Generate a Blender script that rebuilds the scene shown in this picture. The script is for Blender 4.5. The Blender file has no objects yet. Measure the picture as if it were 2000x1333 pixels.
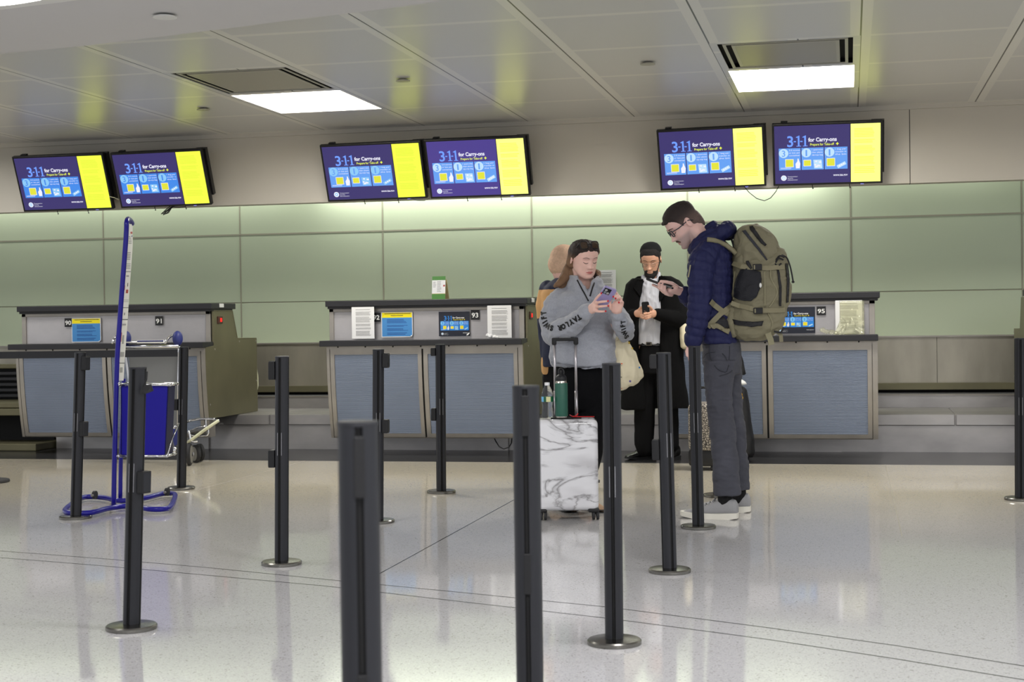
import bpy, bmesh, math, random
import numpy as np
from mathutils import Vector, Matrix, noise
from mathutils.bvhtree import BVHTree
random.seed(7)
scene = bpy.context.scene
col = scene.collection
V = Vector
PI = math.pi

# ------------------------------------------------------------------ camera
F, HC, YAW, PIT, ROL = 2962.0, 1.17, -.2194, -.01427, -.01434
def _basis():
    cy, sy = math.cos(YAW), math.sin(YAW)
    fwd = V((sy*math.cos(PIT), cy*math.cos(PIT), math.sin(PIT)))
    r = V((cy, -sy, 0)); u = r.cross(fwd)
    c, s = math.cos(ROL), math.sin(ROL)
    return c*r+s*u, -s*r+c*u, fwd
CR, CU, CF = _basis()
CAM = V((0, 0, HC))
def ray(px, py):
    return (CR*((px-1000)/F)+CU*((666.5-py)/F)+CF)
def at(px, py, x=None, y=None, z=None):
    """point of the place seen in the photograph at (px, py) lying on the plane x=, y= or z="""
    d = ray(px, py)
    t = x/d.x if x is not None else y/d.y if y is not None else (z-HC)/d.z
    return CAM+d*t
def vdir(r, t, u):
    "direction: r to the viewer's right, t towards the viewer, u up"
    return (CR*r-CF*t+CU*u).normalized()

cam = bpy.data.cameras.new('camera'); camo = bpy.data.objects.new('camera', cam); col.objects.link(camo)
camo.matrix_world = Matrix(((CR.x, CU.x, -CF.x, 0), (CR.y, CU.y, -CF.y, 0), (CR.z, CU.z, -CF.z, HC), (0, 0, 0, 1)))
cam.sensor_width = 36; cam.sensor_fit = 'HORIZONTAL'; cam.lens = 36*F/2000
cam.dof.use_dof = True; cam.dof.focus_distance = 9.6; cam.dof.aperture_fstop = 6.5
cam.clip_start = .05; cam.clip_end = 200
scene.camera = camo

# ------------------------------------------------------------------ materials
def lin(c):
    return tuple(((v/255)/12.92 if v/255 <= .04045 else ((v/255+.055)/1.055)**2.4) for v in c)
def mat(name, rgb, rough=.5, metal=0, spec=.5, emit=0, coat=0, trans=0, alpha=1, bump=None, var=None, sheen=0, sss=0, ior=1.45):
    """rgb in sRGB 0-255; bump=(scale, strength, (sx,sy,sz)); var=(scale, amount, (sx,sy,sz))"""
    m = bpy.data.materials.new(name); m.use_nodes = True
    nt = m.node_tree; n = nt.nodes; l = nt.links
    b = n['Principled BSDF']; c = lin(rgb)
    b.inputs['Base Color'].default_value = (*c, 1)
    b.inputs['Roughness'].default_value = rough; b.inputs['Metallic'].default_value = metal
    b.inputs['Specular IOR Level'].default_value = spec
    b.inputs['Coat Weight'].default_value = coat; b.inputs['Coat Roughness'].default_value = .08
    b.inputs['Transmission Weight'].default_value = trans; b.inputs['Alpha'].default_value = alpha
    b.inputs['Sheen Weight'].default_value = sheen; b.inputs['IOR'].default_value = ior
    if sss:
        b.inputs['Subsurface Weight'].default_value = sss; b.inputs['Subsurface Scale'].default_value = .01
        b.inputs['Subsurface Radius'].default_value = (1, .4, .2)
    if emit:
        b.inputs['Emission Color'].default_value = (*c, 1); b.inputs['Emission Strength'].default_value = emit
        b.inputs['Base Color'].default_value = (0, 0, 0, 1)
    tc = None
    def coord(sc):
        nonlocal tc
        if tc is None: tc = n.new('ShaderNodeTexCoord')
        mp = n.new('ShaderNodeMapping'); mp.inputs['Scale'].default_value = sc
        l.new(tc.outputs['Object'], mp.inputs['Vector']); return mp.outputs['Vector']
    if var:
        t = n.new('ShaderNodeTexNoise'); t.inputs['Scale'].default_value = var[0]; t.inputs['Detail'].default_value = 5
        l.new(coord(var[2] if len(var) > 2 else (1, 1, 1)), t.inputs['Vector'])
        r = n.new('ShaderNodeMapRange'); r.inputs['From Min'].default_value = .3; r.inputs['From Max'].default_value = .7
        r.inputs['To Min'].default_value = 1-var[1]; r.inputs['To Max'].default_value = 1+var[1]
        l.new(t.outputs['Fac'], r.inputs['Value'])
        h = n.new('ShaderNodeHueSaturation'); h.inputs['Color'].default_value = (*c, 1)
        l.new(r.outputs['Result'], h.inputs['Value']); l.new(h.outputs['Color'], b.inputs['Base Color'])
    if bump:
        t = n.new('ShaderNodeTexNoise'); t.inputs['Scale'].default_value = bump[0]; t.inputs['Detail'].default_value = 4
        l.new(coord(bump[2] if len(bump) > 2 else (1, 1, 1)), t.inputs['Vector'])
        bp = n.new('ShaderNodeBump'); bp.inputs['Strength'].default_value = bump[1]; bp.inputs['Distance'].default_value = .004
        l.new(t.outputs['Fac'], bp.inputs['Height']); l.new(bp.outputs['Normal'], b.inputs['Normal'])
    return m
M = {}
def dm(name, *a, **k): M[name] = mat(name, *a, **k); return M[name]

dm('black_laminate', (34, 34, 38), .45, var=(6, .1))
dm('post_black', (34, 35, 40), .42, spec=.4, var=(8, .1, (1, 1, .2)))
dm('post_dark', (16, 16, 19), .5)
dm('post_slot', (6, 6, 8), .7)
dm('post_trim', (150, 150, 155), .35)
dm('base_steel', (122, 120, 115), .24, metal=1, var=(14, .12))
dm('steel', (176, 173, 174), .36, metal=.55, bump=(3, .15, (1, 1, 60)), var=(2.5, .14, (1, 1, 1)))
dm('steel_frame', (158, 153, 146), .38, metal=.6, var=(5, .1))
dm('steel_step', (172, 169, 168), .38, metal=.6, var=(2.2, .16, (1, 1, 2)))
dm('steel_back', (166, 161, 148), .34, metal=.55, var=(1.3, .3, (1.6, 1, .5)))
dm('olive_side', (112, 108, 84), .45, metal=.35, var=(2.5, .12))
dm('dark_gap', (12, 12, 13), .7)
dm('louver_blue', (126, 136, 154), .45, metal=.1, var=(2, .07))
dm('white_paper', (222, 222, 222), .7)
dm('paper_grey', (150, 150, 152), .7)
dm('ink', (40, 40, 42), .6)
dm('ink_light', (150, 150, 150), .7)
dm('white_plain', (225, 225, 222), .5)
dm('plate_black', (22, 22, 24), .4)
dm('pr_yellow', (232, 215, 20), .5)
dm('pr_blue', (68, 134, 194), .5)
dm('pr_blueink', (36, 84, 150), .5)
dm('pr_navy', (26, 30, 44), .45)
dm('pr_sky', (40, 130, 215), .45)
dm('pr_pale', (120, 190, 235), .45)
dm('fascia', (188, 183, 172), .6, var=(.8, .03))
dm('ceiling_plaster', (205, 204, 204), .7)
dm('tan_trim', (180, 170, 145), .6)
dm('green_glass', (192, 204, 178), .3, spec=.35, var=(.5, .03))
dm('wall_joint', (160, 158, 140), .5)
dm('tv_black', (14, 14, 16), .35)
dm('cable_black', (16, 16, 17), .5)
dm('blue_paint', (22, 15, 132), .3, spec=.35, coat=.15)
dm('blue_bin', (24, 16, 140), .4, spec=.3)
dm('blue_dark', (24, 24, 60), .4)
dm('chrome', (205, 205, 208), .15, metal=1)
dm('cart_blue', (38, 46, 110), .45, bump=(40, .3))
dm('cart_grey', (120, 122, 124), .5)
dm('rubber', (40, 40, 42), .7)
dm('wheel_grey', (120, 118, 112), .6)
dm('cream_cloth', (205, 205, 175), .8)
dm('red_led', (230, 30, 25), emit=1.2)
dm('blue_led', (150, 150, 255), emit=1.5)
dm('switch_brown', (70, 35, 28), .4)
dm('lamp_glow', (255, 252, 244), emit=9)
dm('lamp_side', (235, 225, 200), .35)
dm('slot_black', (8, 8, 9), .8)
dm('vent_metal', (175, 172, 160), .4, metal=.3)
dm('vent_plate', (150, 146, 134), .35)
dm('strip_dark', (92, 92, 94), .5)
dm('cove_glow', (235, 245, 225), emit=3)
# ------------------------------------------------------------------ mesh helpers
class MB:
    def __init__(s): s.v = []; s.f = []; s.m = []; s.mats = []
    def mi(s, m):
        if isinstance(m, str): m = M[m]
        if m not in s.mats: s.mats.append(m)
        return s.mats.index(m)
    def add(s, verts, faces, m=None):
        o = len(s.v); k = s.mi(m) if m is not None else 0
        s.v += [V(p) for p in verts]; s.f += [tuple(i+o for i in f) for f in faces]; s.m += [k]*len(faces)
        return s
    def box(s, x0, x1, y0, y1, z0, z1, m=None, mx=None):
        vs = [V((x, y, z)) for x in (x0, x1) for y in (y0, y1) for z in (z0, z1)]
        if mx is not None: vs = [mx @ p for p in vs]
        return s.add(vs, [(0, 1, 3, 2), (4, 6, 7, 5), (0, 4, 5, 1), (2, 3, 7, 6), (0, 2, 6, 4), (1, 5, 7, 3)], m)
    def bbox(s, x0, x1, y0, y1, z0, z1, b, m=None, mx=None, seg=2):
        "bevelled box"
        bm = bmesh.new(); bmesh.ops.create_cube(bm, size=1)
        for p in bm.verts: p.co = V(((x0+x1)/2+p.co.x*(x1-x0), (y0+y1)/2+p.co.y*(y1-y0), (z0+z1)/2+p.co.z*(z1-z0)))
        bmesh.ops.bevel(bm, geom=list(bm.edges), offset=b, segments=seg, affect='EDGES', profile=.5)
        return s.bm(bm, m, mx)
    def bm(s, bm, m=None, mx=None):
        bm.verts.index_update()
        vs = [(mx @ p.co if mx is not None else p.co.copy()) for p in bm.verts]
        fs = [tuple(p.index for p in f.verts) for f in bm.faces]; bm.free()
        return s.add(vs, fs, m)
    def prism(s, poly, a, b, axis, m=None, mx=None):
        "poly of 2D points extruded from a to b along axis (x: points are (y,z); y: (x,z); z: (x,y))"
        def p3(p, t): return V((t, p[0], p[1])) if axis == 'x' else V((p[0], t, p[1])) if axis == 'y' else V((p[0], p[1], t))
        n = len(poly); vs = [p3(p, a) for p in poly]+[p3(p, b) for p in poly]
        if mx is not None: vs = [mx @ p for p in vs]
        return s.add(vs, [tuple(range(n))[::-1], tuple(range(n, 2*n))]+[(i, (i+1) % n, n+(i+1) % n, n+i) for i in range(n)], m)
    def lathe(s, prof, c=(0, 0, 0), seg=24, m=None, mx=None, cap=True):
        "prof: list of (radius, z)"
        c = V(c); vs = []; fs = []
        for r, z in prof:
            for i in range(seg):
                a = 2*PI*i/seg; vs.append(c+V((r*math.cos(a), r*math.sin(a), z)))
        for j in range(len(prof)-1):
            for i in range(seg):
                i2 = (i+1) % seg; fs.append((j*seg+i, j*seg+i2, (j+1)*seg+i2, (j+1)*seg+i))
        if cap: fs += [tuple(range(seg))[::-1], tuple(range((len(prof)-1)*seg, len(prof)*seg))]
        if mx is not None: vs = [mx @ p for p in vs]
        return s.add(vs, fs, m)
    def tube(s, pts, r, m=None, seg=10, closed=False, flat=1.0):
        pts = [V(p) for p in pts]; n = len(pts); rs = r if isinstance(r, (list, tuple)) else [r]*n
        vs = []; fs = []; prev = None
        for i, p in enumerate(pts):
            a = pts[(i-1) % n] if (closed or i > 0) else p; b = pts[(i+1) % n] if (closed or i < n-1) else p
            t = (b-a).normalized()
            if prev is None:
                up = V((0, 0, 1)) if abs(t.z) < .9 else V((1, 0, 0)); e1 = t.cross(up).normalized()
            else:
                e1 = (prev-t*prev.dot(t)).normalized()
            prev = e1; e2 = t.cross(e1)
            for k in range(seg):
                an = 2*PI*k/seg; vs.append(p+e1*(rs[i]*math.cos(an))+e2*(rs[i]*flat*math.sin(an)))
        for i in range(n if closed else n-1):
            for k in range(seg):
                k2 = (k+1) % seg; j = (i+1) % n; fs.append((i*seg+k, i*seg+k2, j*seg+k2, j*seg+k))
        if not closed: fs += [tuple(range(seg))[::-1], tuple(range((n-1)*seg, n*seg))]
        return s.add(vs, fs, m)
    def ell(s, c, r, m=None, seg=16, mx=None, rot=None):
        c = V(c); r = V((r, r, r)) if isinstance(r, (int, float)) else V(r); rings = seg//2+1; vs = []; fs = []
        for j in range(rings+1):
            ph = PI*j/rings
            for i in range(seg):
                a = 2*PI*i/seg; p = V((r.x*math.sin(ph)*math.cos(a), r.y*math.sin(ph)*math.sin(a), r.z*math.cos(ph)))
                vs.append(c+(rot @ p if rot is not None else p))
        for j in range(rings):
            for i in range(seg):
                i2 = (i+1) % seg; fs.append((j*seg+i, (j+1)*seg+i, (j+1)*seg+i2, j*seg+i2))
        if mx is not None: vs = [mx @ p for p in vs]
        return s.add(vs, fs, m)
    def hull(s, pts, m=None):
        bm = bmesh.new()
        for p in pts: bm.verts.new(p)
        r = bmesh.ops.convex_hull(bm, input=list(bm.verts))
        kill = [g for g in r['geom_interior'] if isinstance(g, bmesh.types.BMVert)]+[g for g in r['geom_unused'] if isinstance(g, bmesh.types.BMVert)]
        bmesh.ops.delete(bm, geom=list(set(kill)), context='VERTS')
        return s.bm(bm, m)
    def chain(s, js, m=None, n=10):
        "js: list of (point, radius or (rx,ry,rz)[, rotation matrix]); tapered limb through the joints"
        def sph(j):
            c = V(j[0]); r = j[1]; r = V((r, r, r)) if isinstance(r, (int, float)) else V(r); R = j[2] if len(j) > 2 else None; o = []
            for a in range(1, n-1):
                ph = PI*a/(n-1)
                for b in range(n):
                    t = 2*PI*b/n; p = V((r.x*math.sin(ph)*math.cos(t), r.y*math.sin(ph)*math.sin(t), r.z*math.cos(ph))); o.append(c+(R @ p if R is not None else p))
            for q in (1, -1):
                p = V((0, 0, r.z*q)); o.append(c+(R @ p if R is not None else p))
            return o
        if len(js) == 1: return s.hull(sph(js[0]), m)
        S = [sph(j) for j in js]
        for a, b in zip(S, S[1:]): s.hull(a+b, m)
        return s
    def loft(s, rings, m=None, seg=32, ex=2.3):
        "rings: (centre, right-vector half, depth-vector half); closed stack of superellipses"
        vs = []; fs = []
        for c, ax, ay in rings:
            for i in range(seg):
                a = 2*PI*i/seg; ca, sa = math.cos(a), math.sin(a)
                vs.append(V(c)+V(ax)*(math.copysign(abs(ca)**(2/ex), ca))+V(ay)*(math.copysign(abs(sa)**(2/ex), sa)))
        for j in range(len(rings)-1):
            for i in range(seg):
                i2 = (i+1) % seg; fs.append((j*seg+i, (j+1)*seg+i, (j+1)*seg+i2, j*seg+i2))
        n = len(rings); fs += [tuple(range(seg)), tuple(range((n-1)*seg, n*seg))[::-1]]
        return s.add(vs, fs, m)
    def pxloft(s, rows, Y, m=None, seg=32, ex=2.3):
        "rows: (py, px_left, px_right, half depth[, dy]); outline read in the photo, built as a solid at depth Y"
        R = []
        for r in rows:
            y = Y+(r[4] if len(r) > 4 else 0); a = at(r[1], r[0], y=y); b = at(r[2], r[0], y=y); c = (a+b)/2
            R.append((c, (b-a)/2, V((.0, r[3], 0))))
        return s.loft(R, m, seg, ex)
    def data(s, name, smooth=False):
        me = bpy.data.meshes.new(name); me.from_pydata([tuple(p) for p in s.v], [], s.f)
        for m in s.mats: me.materials.append(m)
        if len(s.mats) > 1: me.polygons.foreach_set('material_index', s.m)
        if smooth: me.polygons.foreach_set('use_smooth', [True]*len(me.polygons))
        me.validate(); me.update(); return me
    def build(s, name, parent=None, m=None, smooth=False, loc=None, auto=None):
        if m is not None: s.mats = [M[m] if isinstance(m, str) else m]; s.m = [0]*len(s.f)
        return link(name, s.data(name, smooth or auto is not None), parent, loc, auto)

def wloc(o):
    p = V(o.location)
    while o.parent: o = o.parent; p += V(o.location)
    return p
def link(name, me, parent=None, loc=None, auto=None):
    """the mesh is in world coordinates; give the object a local origin"""
    o = bpy.data.objects.new(name, me); col.objects.link(o)
    if parent is not None:
        o.parent = parent; me.transform(Matrix.Translation(-wloc(parent)))
    else:
        if loc is None:
            n = len(me.vertices); a = np.empty(n*3); me.vertices.foreach_get('co', a); a = a.reshape(-1, 3)
            lo, hi = a.min(0), a.max(0); loc = V(((lo[0]+hi[0])/2, (lo[1]+hi[1])/2, lo[2]))
        o.location = loc; me.transform(Matrix.Translation(-V(loc)))
    if auto is not None: sharp(me, auto)
    return o
def sharp(me, ang=35):
    bm = bmesh.new(); bm.from_mesh(me); c = math.radians(ang)
    for e in bm.edges: e.smooth = not (len(e.link_faces) == 2 and e.calc_face_angle(0) > c)
    for f in bm.faces: f.smooth = True
    bm.to_mesh(me); bm.free()
def thing(name, label, cat, loc, group=None):
    o = bpy.data.objects.new(name, None); col.objects.link(o); o.location = loc; o.empty_display_size = .1
    o['label'] = label; o['category'] = cat
    if group: o['group'] = group
    return o
def tag(o, label, cat, group=None):
    o['label'] = label; o['category'] = cat
    if group: o['group'] = group
    return o
def struct(o): o['kind'] = 'structure'; return o
def dup(root, loc, label=None, group=None):
    r = root.copy(); col.objects.link(r); r.location = loc
    if label: r['label'] = label
    if group: r['group'] = group
    for ch in list(root.children):
        c = ch.copy(); col.objects.link(c); c.parent = r
        for g in ch.children:
            d = g.copy(); col.objects.link(d); d.parent = c
    return r

# ------------------------------------------------------------------ organic surfaces
def fuse(mb, voxel=.004, smooth=4, factor=.5):
    "one continuous skin around all the closed shapes of mb"
    me = mb.data('tmp'); o = bpy.data.objects.new('tmp', me); col.objects.link(o)
    r = o.modifiers.new('r', 'REMESH'); r.mode = 'VOXEL'; r.voxel_size = voxel; r.use_smooth_shade = True
    if smooth:
        k = o.modifiers.new('s', 'SMOOTH'); k.iterations = smooth; k.factor = factor
    dg = bpy.context.evaluated_depsgraph_get(); dg.update()
    out = bpy.data.meshes.new_from_object(o.evaluated_get(dg)); bpy.data.objects.remove(o); bpy.data.meshes.remove(me)
    out.materials.clear()
    return out
def arr(me):
    a = np.empty(len(me.vertices)*3); me.vertices.foreach_get('co', a); return a.reshape(-1, 3)
def nrm(me):
    a = np.empty(len(me.vertices)*3); me.vertices.foreach_get('normal', a); return a.reshape(-1, 3)
def put(me, a): me.vertices.foreach_set('co', a.reshape(-1)); me.update()
def wrinkle(me, amp, sc, seed=0, ridge=False):
    "cloth folds: displace along normals by noise; sc = (x,y,z) frequencies"
    a = arr(me); n = nrm(me); d = np.empty(len(a))
    for i, p in enumerate(a):
        q = V((p[0]*sc[0]+seed, p[1]*sc[1], p[2]*sc[2])); t = noise.noise(q)+.5*noise.noise(q*2.1)
        d[i] = (1-2.2*abs(t)) if ridge else t
    put(me, a+n*(d*amp)[:, None]); return me
def fcent(me):
    n = len(me.polygons); a = np.empty(n*3); me.polygons.foreach_get('center', a); return a.reshape(-1, 3)
def paint(me, mats, idx):
    me.materials.clear()
    for m in mats: me.materials.append(M[m] if isinstance(m, str) else m)
    me.polygons.foreach_set('material_index', idx.astype(np.int32)); me.polygons.foreach_set('use_smooth', [True]*len(me.polygons)); me.update()
def bvh(me):
    bm = bmesh.new(); bm.from_mesh(me); t = BVHTree.FromBMesh(bm); bm.free(); return t
def onsurf(t, px, py, off=.002, fallback=None):
    "point where the line of sight through (px,py) meets the surface, lifted along its normal"
    d = ray(px, py).normalized(); h = t.ray_cast(CAM, d)
    if h[0] is None: return fallback
    n = h[1]
    if n.dot(d) > 0: n = -n
    return h[0]+n*off-d*off*.3
def patch(mb, poly, tree, off=.003, m=None, step=5):
    "a thin shell of the given outline lying on a surface (outline read in the photo)"
    bm = bmesh.new(); vs = [bm.verts.new((p[0], p[1], 0)) for p in poly]; bm.faces.new(vs)
    bmesh.ops.triangulate(bm, faces=list(bm.faces))
    for _ in range(7):
        es = [e for e in bm.edges if e.calc_length() > step]
        if not es: break
        bmesh.ops.subdivide_edges(bm, edges=es, cuts=1); bmesh.ops.triangulate(bm, faces=list(bm.faces))
    P = {}; last = None; pts = [tuple(v.co) for v in bm.verts]; hit = []
    for v in bm.verts:
        hit.append(onsurf(tree, v.co.x, v.co.y, off))
    good = [i for i, h in enumerate(hit) if h is not None]
    if not good: bm.free(); return
    for i, h in enumerate(hit):
        if h is None:
            j = min(good, key=lambda k: (pts[k][0]-pts[i][0])**2+(pts[k][1]-pts[i][1])**2)
            d = (hit[j]-CAM).dot(CF); hit[i] = CAM+ray(pts[i][0], pts[i][1])*d
    bm.verts.index_update(); fs = [tuple(v.index for v in f.verts) for f in bm.faces]
    # outer skin plus a rim reaching back to the surface
    back = [h+CF*(off+.004) for h in hit]; n = len(hit)
    rim = [tuple(v.index for v in e.verts) for e in bm.edges if len(e.link_faces) == 1]
    bm.free()
    mb.add(hit+back, fs+[(a, b, b+n, a+n) for a, b in rim], m)
def ribbon(mb, pts, w, tree=None, Y=None, off=.004, m=None, th=.003):
    "flat strap: pts = (px,py[,dy]) ; lies on tree or hangs at depth Y"
    P = []
    for p in pts:
        h = onsurf(tree, p[0], p[1], off) if tree else None
        if h is None: h = at(p[0], p[1], y=Y+(p[2] if len(p) > 2 else 0))
        P.append(h)
    vs = []; fs = []
    for i, p in enumerate(P):
        t = (P[min(i+1, len(P)-1)]-P[max(i-1, 0)]).normalized(); s = t.cross(CF).normalized()*(w/2)
        vs += [p-s-CF*th, p+s-CF*th, p+s+CF*th, p-s+CF*th]
    for i in range(len(P)-1):
        for k in range(4): fs.append((i*4+k, i*4+(k+1) % 4, i*4+4+(k+1) % 4, i*4+4+k))
    fs += [(0, 1, 2, 3), tuple(len(vs)-4+k for k in (3, 2, 1, 0))]
    mb.add(vs, fs, m)

# ------------------------------------------------------------------ lettering and flat graphics
_tx = {}
def glyphs(s, bold=0):
    k = (s, bold)
    if k in _tx: return _tx[k]
    cu = bpy.data.curves.new('t', 'FONT'); cu.body = s; cu.size = 1; cu.resolution_u = 3; cu.offset = bold
    o = bpy.data.objects.new('t', cu); col.objects.link(o); dg = bpy.context.evaluated_depsgraph_get(); dg.update()
    me = bpy.data.meshes.new_from_object(o.evaluated_get(dg)); bpy.data.objects.remove(o); bpy.data.curves.remove(cu)
    vs = [(v.co.x, v.co.y) for v in me.vertices]; fs = [tuple(p.vertices) for p in me.polygons]; bpy.data.meshes.remove(me)
    _tx[k] = (vs, fs); return _tx[k]
class Art:
    "flat graphics in metres on a w x h sheet: u to the right, v downwards from the top left corner"
    def __init__(s): s.it = []
    def poly(s, pts, m, L=1): s.it.append((pts, [tuple(range(len(pts)))], m, L))
    def rect(s, u0, v0, u1, v1, m, L=1): s.poly([(u0, v0), (u0, v1), (u1, v1), (u1, v0)], m, L)
    def disc(s, u, v, r, m, L=1, n=24, ry=None):
        ry = ry or r; s.poly([(u+r*math.cos(2*PI*i/n), v-ry*math.sin(2*PI*i/n)) for i in range(n)], m, L)
    def text(s, t, u, v, h, m, L=1, w=None, bold=0, center=False):
        "v = top of capitals, h = height of capitals; w = total width to fit"
        vs, fs = glyphs(t, bold)
        if not vs: return
        x0 = min(p[0] for p in vs); x1 = max(p[0] for p in vs); cap = .729
        k = h/cap; kx = (w/(x1-x0)) if w else k
        off = u-((x1-x0)*kx/2 if center else 0)
        s.it.append(([(off+(p[0]-x0)*kx, v+h-p[1]*k) for p in vs], fs, m, L))
    def lines(s, u0, u1, v0, v1, n, m, L=1, rag=.25, seed=1, th=.45):
        r = random.Random(seed); dv = (v1-v0)/n
        for i in range(n): s.rect(u0, v0+i*dv, u1-(u1-u0)*rag*r.random(), v0+i*dv+dv*th, m, L)
    def onto(s, mb, o, ux, uv, nor, step=.0006):
        "o = top left corner in the world, ux / uv = directions of u and v, nor = towards the reader"
        for pts, fs, m, L in s.it: mb.add([o+ux*p[0]+uv*p[1]+nor*(step*L) for p in pts], fs, m)
def serif_one(a, u, v, h, m, L=1):
    w = h*.2
    a.poly([(u, v+h*.14), (u, v+h*.2), (u+w*.75, v+h*.2), (u+w*.75, v+h*.94), (u+w*.1, v+h*.94), (u+w*.1, v+h), (u+w*2.15, v+h), (u+w*2.15, v+h*.94), (u+w*1.5, v+h*.94), (u+w*1.5, v)], m, L)
# ------------------------------------------------------------------ the hall
YW = 14.55      # green glass wall
YF = 12.80      # fascia above the counters
ZC = 2.87       # metal tile ceiling
TX, TX0, TY, TY0 = .921, .083, 1.08, 12.75
XL, XR, YB = -16, 9, -7

# terrazzo
def floor_mat():
    m = bpy.data.materials.new('terrazzo'); m.use_nodes = True; nt = m.node_tree; n = nt.nodes; l = nt.links; b = n['Principled BSDF']
    tc = n.new('ShaderNodeTexCoord'); sx = n.new('ShaderNodeSeparateXYZ'); l.new(tc.outputs['Object'], sx.inputs[0])
    # chips
    def chips(scale, c1, c2, lo, hi):
        v = n.new('ShaderNodeTexVoronoi'); v.inputs['Scale'].default_value = scale; l.new(tc.outputs['Object'], v.inputs['Vector'])
        s = n.new('ShaderNodeSeparateColor'); l.new(v.outputs['Color'], s.inputs[0])
        r = n.new('ShaderNodeMapRange'); r.inputs['From Min'].default_value = lo; r.inputs['From Max'].default_value = hi; l.new(s.outputs[0], r.inputs['Value'])
        return r.outputs['Result']
    def mix(f, a, bb):
        x = n.new('ShaderNodeMix'); x.data_type = 'RGBA'
        if isinstance(f, float): x.inputs[0].default_value = f
        else: l.new(f, x.inputs[0])
        for i, c in ((6, a), (7, bb)):
            if isinstance(c, tuple): x.inputs[i].default_value = (*lin(c), 1)
            else: l.new(c, x.inputs[i])
        return x.outputs[2]
    # warm band by the counters, cool grey further out
    ns = n.new('ShaderNodeTexNoise'); ns.inputs['Scale'].default_value = .35; l.new(tc.outputs['Object'], ns.inputs['Vector'])
    ad = n.new('ShaderNodeMath'); ad.operation = 'MULTIPLY_ADD'; l.new(ns.outputs['Fac'], ad.inputs[0]); ad.inputs[1].default_value = 1.2; l.new(sx.outputs['Y'], ad.inputs[2])
    r = n.new('ShaderNodeMapRange'); r.interpolation_type = 'SMOOTHSTEP'; r.inputs['From Min'].default_value = 8.6; r.inputs['From Max'].default_value = 11.2
    l.new(ad.outputs[0], r.inputs['Value'])
    basec = mix(r.outputs['Result'], (186, 185, 187), (200, 191, 170))
    c = mix(chips(230, 0, 0, .86, .93), basec, (164, 163, 163))
    c = mix(chips(170, 0, 0, .975, .985), c, (140, 137, 134))
    c = mix(chips(260, 0, 0, .92, .96), c, (200, 199, 197))
    l.new(c, b.inputs['Base Color'])
    b.inputs['Roughness'].default_value = .07; b.inputs['Specular IOR Level'].default_value = .36
    nb = n.new('ShaderNodeTexNoise'); nb.inputs['Scale'].default_value = 1.1; nb.inputs['Detail'].default_value = 1; l.new(tc.outputs['Object'], nb.inputs['Vector'])
    bp = n.new('ShaderNodeBump'); bp.inputs['Strength'].default_value = .35; bp.inputs['Distance'].default_value = .006
    l.new(nb.outputs['Fac'], bp.inputs['Height']); l.new(bp.outputs['Normal'], b.inputs['Normal'])
    return m
M['terrazzo'] = floor_mat()
dm('granite', (52, 52, 53), .2, spec=.10, var=(180, .35))
dm('floor_line', (38, 38, 38), .12, spec=.3)
dm('floor_joint', (172, 166, 152), .4)

fl = MB()
fl.add([V((XL, YB, 0)), V((XR, YB, 0)), V((XR, 12.1, 0)), V((XL, 12.1, 0))], [(0, 1, 2, 3)], 'terrazzo')
fl.add([V((XL, 12.1, 0)), V((XR, 12.1, 0)), V((XR, YW+.3, 0)), V((XL, YW+.3, 0))], [(0, 1, 2, 3)], 'granite')
def strip(pts, w, m, z=.0008):
    pts = [V((p[0], p[1], z)) for p in pts]; vs = []; fs = []
    for i, p in enumerate(pts):
        t = (pts[min(i+1, len(pts)-1)]-pts[max(i-1, 0)]).normalized(); s = V((-t.y, t.x, 0))*(w/2); vs += [p-s, p+s]
    for i in range(len(pts)-1): fs.append((2*i, 2*i+2, 2*i+3, 2*i+1))
    fl.add(vs, fs, m)
def fpx(a): return [at(x, y, z=0) for x, y in a]
strip(fpx([(-700, 1035), (-300, 1058), (0, 1077), (200, 1092), (400, 1109), (640, 1133), (900, 1158), (1190, 1187), (1500, 1227), (1750, 1262), (2000, 1302), (2400, 1375)]), .007, 'floor_line')
strip(fpx([(-700, 1047), (-300, 1071), (0, 1090), (200, 1106), (400, 1124), (640, 1146), (900, 1176), (1190, 1209), (1500, 1250), (1750, 1288), (2000, 1329), (2400, 1405)]), .007, 'floor_line')
strip([(-2.139, 6.62), (-2.135, 12.1)], .006, 'floor_line')
for x in (-6.9, -4.5, -2.135+2.39, 2.64): strip([(x, 8.2), (x, 12.1)], .004, 'floor_joint')
struct(fl.build('floor', loc=(0, 0, 0)))

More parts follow.
